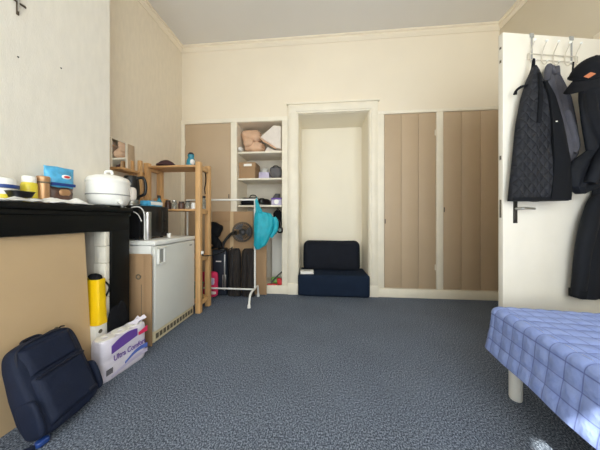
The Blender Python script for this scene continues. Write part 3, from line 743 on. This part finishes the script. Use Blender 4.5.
# ------------------------------------------------------------------ mirror and wall shelf
t = thing('wall_shelf', 'short pine wall shelf with two uprights behind the kettle', 'shelf', (XL + .001, 1.95, 1.5))
MB().box(0, .13, 0, .29, .0, .022, .002).build('shelf_board', 'pine_flat', t)
for x in (.02, .115): MB().box(x - .018, x + .018, .225, .255, -.4, .14, .003).build('upright', 'pine', t)
t = thing('wall_mirror', 'pale framed mirror leaning on the pine wall shelf', 'mirror', (XL + .004, 1.955, 1.523), (0, R(-1), 0))
w = MB()
for y0, y1, z0, z1 in ((0, .012, 0, .285), (.165, .185, 0, .285), (.012, .165, 0, .01), (.012, .165, .275, .285)): w.box(.006, .024, y0, y1, z0, z1, .002)
w.build('frame', 'trim', t)
MB().box(.006, .018, .012, .165, .01, .275).build('mirror_glass', 'mirror', t)
MB().box(.006, .02, .186, .275, 0, .283, .002).build('side_panel', 'brown', t)

# ------------------------------------------------------------------ pine shelf unit
t = thing('shelf_unit', 'open pine shelf unit standing between fridge and clothes rail', 'shelf unit', (-1.64, 2.46, 0))
for x in (-.3, .305):
    for y in (-.1, .1):
        MB().box(x - .028, x + .028, y - .026, y + .026, 0, 1.655, .004).build('post', 'pine', t)
for z, hh in ((.08, .05), (.565, .05), (1.085, .055), (1.57, .05)):
    for x in (-.3, .305): MB().box(x - .022, x + .022, -.074, .074, z, z + hh, .003).build('cross_rail', 'pine', t)
for z in (.131, .616, 1.141, 1.621):
    w = MB()
    for y in (-.1, -.035, .03, .095): w.box(-.272, .277, y - .03, y + .03, z - .022, z, .002)
    w.build('shelf', 'pine_flat', t)
US = [.132, .617, 1.142, 1.622]
UX, UY = -1.64, 2.46
t = thing('knit_hat', 'dark maroon knitted hat on top of the pine shelf unit', 'hat', (UX - .1, UY - .06, US[3]))
MB().lathe([(.001, 0), (.095, 0), (.098, .012), (.085, .03), (.06, .055), (.025, .072), (.001, .075)], n=28).build('crown', 'maroon', t)
MB().lathe([(.096, .0), (.104, .004), (.104, .018), (.094, .024)], n=28).build('brim', 'maroon', t)
t = thing('ornament', 'small glazed teal ornament on top of the pine shelf unit', 'ornament', (UX + .19, UY - .06, US[3]))
MB().lathe([(.001, 0), (.045, 0), (.05, .02), (.045, .06), (.032, .085), (.03, .1), (.036, .12), (.02, .138), (.001, .14)], n=24).build('body', 'teal_glass', t)
MB().sup((.035, -.03, .04), (.022, .022, .028), .8, .8).build('pale_patch', 'paper', t)
MB().lathe([(.03, .128), (.034, .13), (.02, .15), (.001, .152)], n=24).build('dark_cap', 'navy_dark', t)
def jar(label, x, y, h, r, m, capm, cat='jar', z=US[2], nm='storage_jar', grp='jars on the middle pine shelf'):
    t = thing(nm, label, cat, (UX + x, UY + y, z), group=grp)
    MB().lathe([(.001, 0), (r, 0), (r, h * .7), (r * .75, h * .82), (r * .75, h * .86), (.001, h * .86)], n=20).build('body', m, t)
    MB().lathe([(.001, h * .86), (r * .82, h * .86), (r * .82, h), (.001, h)], n=20).build('lid', capm, t)
    return t
jar('dark jar with black lid at the left of the middle pine shelf', -.09, -.05, .1, .032, 'jam', 'black')
jar('grey glass jar with steel lid, second on the middle pine shelf', -.01, -.06, .1, .03, 'glass_jar', 'steel')
jar('squat brown jar with black lid, third on the middle pine shelf', .07, -.05, .085, .034, 'bronze', 'black')
jar('grey glass jar with black lid near the right pine posts', .145, -.05, .09, .03, 'glass_jar', 'black')
jar('white jar right beside the right pine post', .22, -.06, .07, .028, 'plastic_white', 'plastic_white')
jar('clear bottle with black cap between the two right pine posts', .3, .0, .15, .03, 'glass_jar', 'black', 'bottle', 1.1415, 'glass_bottle', None)
tag(MB().box(UX - .24, UX - .14, UY - .08, UY + .03, US[2] + .001, US[2] + .12, .004).build('tan_box', 'pine', loc=(UX - .19, UY - .03, US[2])), 'small tan box at the left end of the middle pine shelf', 'box')
t = thing('wall_strap', 'black strap hanging inside the right pine end frame', 'strap', (UX + .305, UY + .03, 1.4))
MB().tube([(0, 0, .17), (.005, .01, .12), (.0, .015, .05), (-.008, .005, -.02), (.003, 0, -.08)], .009, 8, squash=.4).build('strap', 'black_matte', t)
t = thing('crate', 'green plastic crate on the bottom shelf of the pine unit', 'crate', (UX + .195, UY + .03, US[0]))
w = MB(); w.rings([rr(.06, .07, .0), rr(.066, .078, .14), rr(.072, .084, .141), rr(.072, .084, .15), rr(.062, .072, .15), rr(.056, .066, .01)]).build('crate_body', 'green', t)
MB().torus((0, 0, .152), .06, .006, 24, 6).build('rim', 'teal', t)
t = thing('red_tin', 'red storage tin behind the green crate on the pine unit', 'tin', (UX + .04, UY + .01, US[0]))
MB().box(-.09, .08, -.06, .07, .001, .235, .008).build('body', 'red', t)
MB().box(-.093, .083, -.063, .073, .236, .255, .006).build('lid', 'red', t)
t = thing('cable', 'black cable draped along the lower pine shelf to the fan', 'cable', (UX + .3, UY - .08, .62))
MB().tube([(.05, -.03, .03), (.075, -.04, .01), (.12, .1, .0), (.18, .3, .02), (.24, .36, .06)], .006, 8).build('lead', 'black', t)
MB().sup((.05, -.03, .04), (.012, .012, .018)).build('plug', 'plastic_white', t)

# ------------------------------------------------------------------ clothes rail
t = thing('clothes_rail', 'white tubular clothes rail in front of the open cupboard', 'clothes rail', (-1.3, 2.78, 0))
MB().tube([(-.44, 0, 1.275), (.49, 0, 1.275)], .0125, 12, False).build('hanging_bar', 'white', t)
MB().tube([(-.42, 0, .14), (.47, 0, .14)], .011, 12, False).build('lower_bar', 'white', t)
for x in (-.43, .47):
    MB().tube([(x, 0, .14), (x, 0, 1.275)], .0125, 12, False).build('upright', 'white', t)
    MB().tube([(x, .15, .03), (x, .13, .13), (x, .09, .15), (x, -.13, .15), (x, -.2, .12), (x, -.235, .03)] if x > 0 else [(x, .15, .03), (x, .13, .13), (x, .09, .15), (x, -.05, .15), (x, -.1, .15), (x, -.15, .15)], .013, 12, sub=5).build('foot_tube', 'white', t)
    for y in ((.15, -.238) if x > 0 else (.15,)): MB().cyl((x, y, 0), (x, y, .035), .02, .017, 14).build('foot_cap', 'white', t)
MB().sup((.495, 0, 1.275), (.014, .016, .016)).build('end_knob', 'white', t)
t = thing('teal_jacket', 'bright teal jacket bundled on the right end of the clothes rail', 'jacket', (-.825, 2.735, .645))
t.scale = (.88, .9, 1)
def loft(levels, n=44, fold=.0, kf=5, ex=.75, seed=0, sub=5, lump=0, skew=0):
    L = []
    for i in range(len(levels) - 1):
        for k in range(sub):
            t_ = k / sub; t_ = t_ * t_ * (3 - 2 * t_) * .5 + t_ * .5
            L.append([a + (b - a) * t_ for a, b in zip(levels[i], levels[i + 1])])
    L.append(list(levels[-1]))
    rs = []
    for li, (z, xl, xr, yf, yb) in enumerate(L):
        cx, hw, cy, hd = (xl + xr) / 2, (xr - xl) / 2, (yf + yb) / 2, (yb - yf) / 2
        ring = []
        for j in range(n):
            a = 2 * PI * j / n; c_, s_ = math.cos(a), math.sin(a)
            x = cx + hw * math.copysign(abs(c_) ** ex, c_); y = cy + hd * math.copysign(abs(s_) ** ex, s_)
            q = Vector((x * 9 + seed, z * 3.5, seed))
            f = fold * math.sin(kf * PI * (x - cx) / max(hw, .01) + 2.2 * noise.noise(Vector((z * 2.5, seed, 0)))) * min(1, hw / .08)
            if s_ < 0: y -= f * abs(s_)
            if lump:
                nn = noise.noise(q); y -= lump * nn * max(0, -s_); x += lump * .4 * noise.noise(q + Vector((5, 2, 7)))
            ring.append(Vector((x, y - skew * (x - levels[0][1]), z)))
        rs.append(ring)
    return MB().rings(rs)
loft([(.008, .02, .07, -.02, .02), (.06, -.005, .17, -.05, .03), (.17, .0, .23, -.07, .045), (.3, .0, .285, -.075, .05), (.4, .005, .29, -.06, .045), (.455, .01, .24, -.04, .035), (.475, .02, .12, -.03, .02), (.53, .02, .085, -.025, .02), (.6, .015, .06, -.022, .018), (.63, .02, .05, -.015, .012)], fold=.008, kf=3, lump=.02, seed=2).build('jacket_body', 'teal', t)
MB().tube([(.28, -.0, .4), (.31, .0, .34), (.3, .0, .25), (.24, -.01, .16)], [.03, .04, .035, .02], 12).build('sleeve', 'teal', t)
MB().tube([(.04, -.0, .6), (.04, -.005, .66), (.035, .0, .62)], .005, 6).build('hanging_loop', 'teal', t)

# stored things behind the rail
t = thing('cardboard_box', 'tall flat brown cardboard box leaning behind the fan', 'box', (-1.23, 3.018, .0))
MB().box(-.28, .3, .0, .03, .001, 1.135, .004).build('carton', 'card', t)
MB().box(-.28, -.02, -.006, .0, 1.0, 1.13, .002).build('flap', 'card', t)
MB().box(-.025, .025, -.004, .0005, .1, 1.133, .001).build('packing_tape', 'hardboard', t)
tag(MB().box(-.92, -.735, 2.995, 3.012, .001, .78, .004).build('cardboard_strip', 'card', loc=(-.83, 2.97, 0)), 'narrow cardboard piece standing right of the dark garment bags', 'cardboard')
t = thing('suitcase', 'dark blue upright suitcase with pale trims and white label', 'suitcase', (-1.345, 2.935, 0))
MB().box(-.1, .095, -.06, .07, .02, .62, .02, 4).build('shell', 'case', t)
MB().box(.068, .085, -.068, -.058, .08, .56, .004).build('pale_trim', 'steel', t)
w = MB()
for z in (.24, .42): w.box(.055, .098, -.08, -.066, z, z + .015, .003)
w.box(.09, .1, -.08, -.066, .24, .435, .003); w.box(.053, .063, -.08, -.066, .24, .435, .003)
o = w.build('side_handle', 'steel', t); o.location.z = -.14
MB().box(-.045, .03, -.0615, -.0595, .46, .475).build('white_label', 'plastic_white', t)
for x in (-.07, .07): MB().cyl((x - .012, .01, .02), (x + .012, .01, .02), .02, n=14).build('wheel', 'black', t)
for i, (x, wd, lb, mm) in enumerate(((-1.152, .088, 'dark brown garment bag slumped right of the blue suitcase', 'dark_brown'), (-.968, .09, 'black-brown garment bag slumped behind the rail upright', 'black_matte'))):
    t = thing('garment_bag', lb, 'bag', (x, 2.93, 0), group='garment bags behind the clothes rail')
    loft([(.005, -wd, wd, -.05, .05), (.15, -wd * .95, wd, -.06, .05), (.35, -wd * .9, wd * .95, -.055, .05), (.52, -wd * .97, wd * .95, -.045, .045), (.6, -wd * .9, wd * .9, -.035, .035), (.635, -wd * .6, wd * .7, -.015, .02)], fold=.01, kf=3, lump=.03, seed=i * 5 + 1).build('bag_body', 'dark_brown', t)
    MB().tube([(-.01 + .02 * i, -.06, .56), (.0 + .02 * i, -.068, .35), (.012, -.068, .1)], .006, 6).build('zip', 'black', t)
t = thing('holdall', 'cerise pink patterned bag on the floor behind the rear pine post', 'bag', (-1.455, 2.833, 0))
MB().sup((.0, .0, .175), (.115, .03, .165), .35, .5, lump=.006, ls=14).build('bag_body', 'pink', t)
MB().sup((.05, -.026, .22), (.035, .01, .045), .8, .9, lump=.01, ls=40).build('printed_flower', 'lavender', t)
MB().sup((.03, -.026, .07), (.07, .008, .02), .5, .8).build('pale_band', 'duvet', t)
t = thing('fan', 'black desk fan with wire cage tilted above the suitcase', 'fan', (-1.18, 2.92, .622))
MB().lathe([(.001, 0), (.07, 0), (.065, .015), (.02, .022), (.001, .024)], (-.13, -.01, .0), 24).build('base', 'black', t)
MB().tube([(-.13, -.01, .02), (-.11, -.01, .1), (-.03, .01, .2), (.05, .0, .225)], [.018, .017, .02, .03], 12).build('stand_arm', 'black', t)
C = Matrix.Translation((.145, -.02, .235)) @ Matrix.Rotation(R(25), 4, 'Z') @ Matrix.Rotation(R(90), 4, 'X')
MB().lathe([(.001, -.075), (.04, -.07), (.045, -.03), (.03, -.015), (.001, -.012)], X=C, n=24).build('motor', 'black', t)
w = MB()
for rr_, zz in ((.132, 0), (.12, .022), (.12, -.022), (.08, .036), (.04, .042)): w.torus((0, 0, zz), rr_, .0035, 40, 6, X=C)
w.build('cage_ring', 'dark_metal', t)
w = MB()
for k in range(28):
    a = 2 * PI * k / 28
    pts = [C @ Vector((r_ * math.cos(a), r_ * math.sin(a), z_)) for r_, z_ in ((.02, .043), (.08, .036), (.12, .022), (.132, 0), (.12, -.022), (.05, -.035))]
    w.tube(pts, .0016, 4, False)
w.build('cage_wires', 'dark_metal', t)
for k in range(3):
    a = 2 * PI * k / 3
    MB().patch(lambda u, v: (C @ Vector(((.025 + .085 * u) * math.cos(a + (v - .5) * 1.35 * (.5 + .5 * u)), (.025 + .085 * u) * math.sin(a + (v - .5) * 1.35 * (.5 + .5 * u)), .014 * (v - .5) * 2)), C.to_3x3() @ Vector((0, 0, 1))), 8, 8, .002).build('blade', 'grey_bag', t)
MB().lathe([(.001, .02), (.024, .02), (.028, .0), (.001, -.012)], X=C, n=20).build('hub', 'grey_bag', t)
t = thing('folded_stool', 'lumpy black folded bag stacked left of the fan', 'bag', (-1.43, 2.92, .622))
MB().sup((-.0, .02, .26), (.1, .05, .095), .6, .6, lump=.02, ls=14, X=Matrix.Translation((0, 0, .26)) @ Matrix.Rotation(R(25), 4, 'Y') @ Matrix.Translation((0, 0, -.26))).build('upper_flap', 'black_matte', t)
MB().tube([(-.05, .02, .22), (-.01, .0, .13), (.05, -.01, .07), (.06, -.01, .02)], [.045, .06, .055, .03], 12).build('bag_body', 'black_matte', t)
MB().tube([(-.08, .02, .015), (-.04, .0, .02), (.03, -.03, .04), (.07, -.03, .12)], .018, 8).build('strap', 'black_matte', t)
bpy.data.objects['folded_stool'].name = 'folded_bag'

# ------------------------------------------------------------------ room door with its hook rack
RD = R(10)
DO = (1.306, 1.748, 0)
t = thing('room_door', 'cream painted room door standing open beside the bed', 'door', DO, (0, 0, RD))
slab = MB().box(0, .944, 0, .036, .012, 2.375, .002).build('door_leaf', 'door_paint', t)
MB().box(.078, .108, -.006, .001, 1.0, 1.2, .002).build('handle_plate', 'dark_metal', t)
MB().tube([(.093, -.004, 1.105), (.093, -.045, 1.105), (.11, -.052, 1.105), (.19, -.05, 1.103)], [.009, .009, .009, .007], 10, sub=4).build('lever_handle', 'steel', t)
MB().lathe([(.001, 0), (.006, 0), (.006, .003), (.001, .003)], X=Matrix.Translation((.093, -.006, 1.03)) @ Matrix.Rotation(R(90), 4, 'X'), n=12).build('keyhole', 'black', t)
for z0, z1 in ((1.04, 1.17), (1.46, 1.49), (2.165, 2.185), (2.265, 2.28)): MB().box(-.002, .001, .012, .025, z0, z1).build('edge_plate', 'dark_slot', t)
for z in (.25, 2.05): MB().cyl((.948, .0, z), (.948, .0, z + .1), .007, n=10).build('hinge', 'dark_metal', t)

t = thing('hook_rack', 'white wire over-door hook rack at the top of the cream door', 'hook rack', DO, (0, 0, RD))
for x in (.224, .546):
    MB().box(x - .007, x + .007, -.0035, -.001, 2.17, 2.379, .0008).box(x - .016, x + .016, -.005, -.001, 2.35, 2.3795, .0008).box(x - .016, x + .016, -.0045, .041, 2.376, 2.3795, .0008).box(x - .016, x + .016, .038, .041, 2.34, 2.379, .0008).build('door_bracket', 'grey_plastic', t)
for z in (2.225, 2.183): MB().tube([(.185, -.01, z), (.585, -.01, z)], .0032, 8, False).build('bar', 'wire', t)
for x in (.185, .585): MB().tube([(x, -.01, 2.183), (x, -.01, 2.225)], .0032, 8, False).build('bar_end', 'wire', t)
HX = (.2, .292, .385, .478, .565)
for x in HX:
    h = MB().tube([(x, -.02, 2.15), (x, -.012, 2.183), (x, -.014, 2.232), (x - .006, -.032, 2.262), (x - .012, -.05, 2.286)], .003, 8).tube([(x, -.02, 2.15), (x, -.035, 2.138), (x, -.046, 2.152)], .003, 8).build('hook', 'wire', t)
    MB().sup((x - .012, -.052, 2.292), (.009, .009, .009), 1, 1, 16, 10).build('ball_tip', 'white', h)
    MB().sup((x, -.046, 2.156), (.006, .006, .006), 1, 1, 12, 8).build('ball_tip', 'white', h)

# garments (built in the door's own directions: x along the door, -y towards the room)
def garment(name, label, cat): return thing(name, label, cat, DO, (0, 0, RD))
t = garment('quilted_jacket', 'charcoal quilted jacket with black lining hanging nearest the door edge', 'jacket')
QL = [(1.155, -.008, .365, -.085, -.008), (1.2, -.006, .366, -.09, -.008), (1.43, .018, .357, -.09, -.008), (1.7, .047, .312, -.085, -.008), (1.87, .078, .268, -.08, -.008), (1.99, .118, .21, -.07, -.008), (2.06, .15, .185, -.06, -.012), (2.1, .165, .178, -.045, -.015)]
QK = .16
loft(QL, fold=.006, kf=4, lump=.01, seed=1, skew=QK).build('jacket_body', 'quilted', t)
def qrow(z):
    for a, b in zip(QL, QL[1:]):
        if a[0] <= z <= b[0]:
            k = (z - a[0]) / (b[0] - a[0]); return [p + (q - p) * k for p, q in zip(a, b)]
    return list(QL[-1])
def on_front(f0, f1, z0, z1, push=.012):
    def fn(u, v):
        z = z0 + (z1 - z0) * v; _, xl, xr, yf, yb = qrow(z)
        f = f0(v) + (f1(v) - f0(v)) * u
        c_ = 2 * f - 1
        s_ = (1 - min(.999, abs(c_)) ** (1 / .75)) ** .75 if False else math.sin(math.acos(max(-1, min(1, math.copysign(abs(c_) ** (1 / .75), c_))))) ** .75
        x = xl + (xr - xl) * f; y = (yf + yb) / 2 - (yb - yf) / 2 * s_ - push - QK * (x - QL[0][1])
        return Vector((xl + (xr - xl) * f, y, z)), Vector((0, -1, 0))
    return fn
MB().patch(on_front(lambda v: .58 + .1 * v, lambda v: .985 - .01 * v, 1.158, 1.97), 8, 26, .012).build('lining_strip', 'black_lining', t)
MB().patch(on_front(lambda v: .02, lambda v: .72, 1.15, 1.178, .008), 16, 3, .01).build('hem_band', 'black_lining', t)
MB().patch(on_front(lambda v: .3 + .08 * v, lambda v: .38 + .16 * v, 1.68, 2.03, .012), 6, 16, .012).build('collar_fold', 'black_lining', t)
MB().tube([(.168, -.05, 2.08), (.17, -.06, 2.15), (.176, -.055, 2.085)], .007, 8).build('hanging_loop', 'black_lining', t)
MB().tube([(.13, -.07, 1.96), (.075, -.06, 1.95), (.042, -.055, 1.925), (.036, -.052, 1.9)], [.008, .009, .008, .011], 8).build('drawstring', 'black_lining', t)
MB().sup((.236, -.142, 1.68), (.006, .003, .004)).build('snap_button', 'plastic_white', t)

t = garment('grey_hoodie', 'grey fleece hoodie hanging between the quilted jacket and the cap', 'hoodie')
loft([(1.44, .36, .5, -.05, -.012), (1.5, .37, .55, -.055, -.012), (1.6, .36, .558, -.055, -.01), (1.75, .34, .53, -.055, -.01), (1.9, .32, .49, -.055, -.01), (2.0, .31, .44, -.055, -.01), (2.08, .305, .4, -.05, -.01), (2.13, .31, .37, -.04, -.012)], fold=.005, kf=3, lump=.012, seed=4).build('body', 'grey_fleece', t)
MB().tube([(.3, -.04, 2.02), (.288, -.052, 2.08), (.3, -.05, 2.12), (.325, -.055, 2.08), (.345, -.055, 2.07), (.365, -.05, 2.11), (.385, -.04, 2.06)], [.016, .02, .012, .015, .016, .012, .012], 10).build('hood', 'grey_fleece', t)
MB().tube([(.44, -.045, 1.8), (.48, -.05, 1.66), (.5, -.055, 1.55), (.485, -.055, 1.5)], [.025, .026, .024, .016], 12).build('sleeve', 'grey_fleece', t)
MB().tube([(.42, -.042, 1.46), (.42, -.04, 1.3), (.425, -.036, 1.2)], [.03, .03, .02], 10, squash=.6).build('shirt_tail', 'grey_fleece', t)

t = garment('short_jacket', 'black padded short jacket bunched beneath the black cap', 'jacket')
loft([(1.205, .45, .5, -.13, -.08), (1.25, .385, .6, -.14, -.065), (1.36, .375, .8, -.145, -.065), (1.43, .41, .84, -.145, -.065), (1.5, .5, .84, -.145, -.09), (1.7, .465, .82, -.14, -.09), (1.85, .45, .78, -.125, -.09), (2.0, .46, .68, -.115, -.085), (2.06, .48, .6, -.1, -.08)], fold=.01, kf=4, lump=.02, seed=8).build('jacket_body', 'navyblack', t)
MB().tube([(.6, -.15, 1.7), (.6, -.165, 1.55), (.53, -.165, 1.42), (.47, -.15, 1.27)], [.045, .045, .04, .03], 12).build('sleeve', 'navyblack', t)
t = garment('long_coat', 'long black coat with one sleeve hanging down near the bed', 'coat')
loft([(.45, .565, .9, -.06, -.008), (.7, .58, .9, -.06, -.008), (.95, .62, .9, -.06, -.008), (1.2, .68, .9, -.042, -.008), (1.6, .72, .9, -.038, -.008), (1.9, .73, .88, -.036, -.008), (2.05, .75, .84, -.03, -.008)], fold=.006, kf=3, lump=.008, seed=12).build('coat_body', 'navyblack', t)
MB().tube([(.69, -.045, 1.2), (.65, -.056, 1.14), (.585, -.07, .98), (.54, -.07, .8), (.517, -.068, .6), (.505, -.066, .49)], [.02, .045, .055, .05, .047, .044], 16, squash=.8).build('sleeve', 'navyblack', t)
MB().tube([(.507, -.066, .53), (.504, -.066, .475)], [.048, .047], 16, False, squash=.8).build('cuff', 'black_lining', t)

t = thing('baseball_cap', 'black baseball cap with orange badge hung at the right of the hook rack', 'cap', DO, (0, 0, RD))
CM = Matrix.Translation((.335, -.235, 1.93)) @ Matrix.Rotation(R(-34), 4, 'Z') @ Matrix.Rotation(R(40), 4, 'X') @ Matrix.Scale(.9, 4)
w = MB(); rs = []
for i in range(15):
    ph = (PI / 2) * i / 14
    rs.append([CM @ Vector((.098 * math.cos(ph) * math.cos(a), .098 * math.cos(ph) * math.sin(a), .118 * math.sin(ph))) for a in [2 * PI * j / 36 for j in range(36)]])
w.rings(rs).build('crown', 'black_matte', t)
MB().torus((0, 0, 0.004), .0965, .006, 36, 8, X=CM).build('sweatband', 'black_lining', t)
def brim(u, v):
    a = -PI / 2 + (u - .5) * 2.3; r_ = .094 + .085 * v * math.cos((u - .5) * 2.5) ** .6
    x = r_ * math.cos(a)
    return CM @ Vector((x, r_ * math.sin(a), .004 - .035 * v - 2.2 * x * x * v)), CM.to_3x3() @ Vector((0, 0, 1))
MB().patch(brim, 20, 8, .004).build('brim', 'black_matte', t)
MB().sup((0, 0, .118), (.009, .009, .005), 1, 1, 12, 8, X=CM).build('top_button', 'black_lining', t)
w = MB(); w.prism([(-.026, -.004), (0, -.018), (.026, .004), (0, .018)], 0, .004, X=CM @ Matrix.Translation((-.034, -.09, .03)) @ Matrix.Rotation(R(-20), 4, 'Z') @ Matrix.Rotation(R(75), 4, 'X'))
w.build('badge', 'orange', t)
MB().tube([CM @ Vector((0, .092, .03)), (.45, -.08, 2.05), (.478, -.06, 2.145)], .005, 6).build('back_strap', 'black_lining', t)

# ------------------------------------------------------------------ bed
t = thing('bed', 'single bed with blue quilted coverlet and white round legs', 'bed', (1.03, 1.495, 0), (0, 0, R(-6.3)))
BW, BL, ZT, ZB = .92, 1.98, .5, .245      # local: x 0..BW to the right, y 0..-BL towards the window
def puff(u, v): return .0075 * (abs(math.sin(PI * u / QS)) * abs(math.sin(PI * v / QS))) ** .6
w = MB(); b = w.b
rad = .045; step = .012
peri = []
def arc(cx, cy, a0, a1, n=6):
    for k in range(n + 1):
        a = a0 + (a1 - a0) * k / n; peri.append((cx + rad * math.cos(a), cy + rad * math.sin(a), math.cos(a), math.sin(a)))
def run(x0, y0, x1, y1, nx, ny):
    n = int(math.hypot(x1 - x0, y1 - y0) / step)
    for k in range(1, n): peri.append((x0 + (x1 - x0) * k / n, y0 + (y1 - y0) * k / n, nx, ny))
arc(BW - rad, -rad, 0, PI / 2); run(BW - rad, 0, rad, 0, 0, 1)
arc(rad, -rad, PI / 2, PI); run(0, -rad, 0, -BL + rad, -1, 0)
arc(rad, -BL + rad, PI, 1.5 * PI); run(rad, -BL, BW - rad, -BL, 0, -1)
arc(BW - rad, -BL + rad, 1.5 * PI, 2 * PI); run(BW, -BL + rad, BW, -rad, 1, 0)
uvl = b.loops.layers.uv.new('uv'); uvd = {}
prof = []
for k in range(7): a = PI / 2 * k / 6; prof.append((-.04 * (1 - math.sin(a)), ZT - .04 * (1 - math.cos(a)), -.04 * (1 - k / 6)))
nz = 20
for k in range(1, nz + 1):
    q = k / nz; prof.append((.03 * q ** 1.5, ZT - .04 - (ZT - .04 - ZB) * q, (ZT - .04 - ZB) * q))
rings = []
for off, z, s_ in prof:
    r_ = []
    for x, y, nx, ny in peri:
        u, v = x + nx * s_, y + ny * s_
        wob = .012 * noise.noise(Vector((x * 5, y * 5, 0))) * max(0, s_) / .2
        p = puff(u, v) * (1 if abs(nx * ny) < .1 else .4)
        vt = b.verts.new((x + nx * (off + wob + p * max(0, min(1, (s_ + .06) / .06))), y + ny * (off + wob + p * max(0, min(1, (s_ + .06) / .06))), z + p * max(0, min(1, -s_ / .06)) + (.01 * noise.noise(Vector((x * 4, y * 4, 3))) if s_ > .15 else 0)))
        uvd[vt] = (u, v); r_.append(vt)
    rings.append(r_)
for a_, c_ in zip(rings, rings[1:]):
    for j in range(len(a_)):
        k = (j + 1) % len(a_); b.faces.new((a_[j], c_[j], c_[k], a_[k]))
# top: grid filled inside the first ring
gx = [.04 + (BW - .08) * i / 70 for i in range(71)]; gy = [-.04 - (BL - .08) * i / 150 for i in range(151)]
G = [[None] * len(gy) for _ in gx]
for i, x in enumerate(gx):
    for j, y in enumerate(gy):
        d_ = min(1, min(i, 70 - i, j, 150 - j) / 3)
        vt = b.verts.new((x, y, ZT + puff(x, y) - .002 * (1 - d_) + .008 * noise.noise(Vector((x * 3, y * 3, 1))) * d_)); uvd[vt] = (x, y); G[i][j] = vt
for i in range(70):
    for j in range(150): b.faces.new((G[i][j], G[i][j + 1], G[i + 1][j + 1], G[i + 1][j]))
for f in b.faces:
    for l in f.loops: l[uvl].uv = uvd[l.vert]
w.build('coverlet', 'quilt', t, ang=80)
MB().box(.03, BW - .03, -BL + .03, -.03, .3, ZT - .03, .03).build('mattress', 'paper', t)
MB().box(.04, BW - .04, -BL + .04, -.04, .22, .3, .01).build('bed_base', 'grey_bag', t)
for x, y in ((.09, -.09), (BW - .075, -.11), (.075, -BL + .1), (BW - .075, -BL + .1)):
    MB().lathe([(.001, 0), (.027, 0), (.03, .01), (.03, .222), (.001, .222)], (x, y, 0), 24).build('leg', 'white', t)

# ------------------------------------------------------------------ light: daylight through the window
SC.world = bpy.data.worlds.new('daylight'); SC.world.use_nodes = True
nt = SC.world.node_tree; bg = nt.nodes['Background']
bg.inputs['Color'].default_value = (.95, .975, 1.0, 1); bg.inputs['Strength'].default_value = 7.2
su = bpy.data.lights.new('sun', 'SUN'); su.energy = 16; su.angle = R(.6); su.color = (1, .95, .86)
o = bpy.data.objects.new('sun', su); COL.objects.link(o)
dv = Vector((.52, 1, -1.332)).normalized()
o.rotation_euler = dv.to_track_quat('-Z', 'Y').to_euler(); o.location = (-2, -4, 6)

# ------------------------------------------------------------------ camera
cam = bpy.data.cameras.new('camera'); cam.sensor_width = 36; cam.lens = 13.5; cam.shift_y = -.01; cam.clip_start = .02
co = bpy.data.objects.new('camera', cam); COL.objects.link(co)
co.location = (0, 0, 1.03); co.rotation_euler = (R(90), 0, R(5.3))
SC.camera = co
SC.view_settings.view_transform = 'Standard'; SC.view_settings.look = 'None'; SC.view_settings.gamma = 1; SC.view_settings.use_curve_mapping = False
SC.view_settings.exposure = 0
SC.cycles.use_denoising = True; SC.cycles.max_bounces = 10; SC.cycles.diffuse_bounces = 6
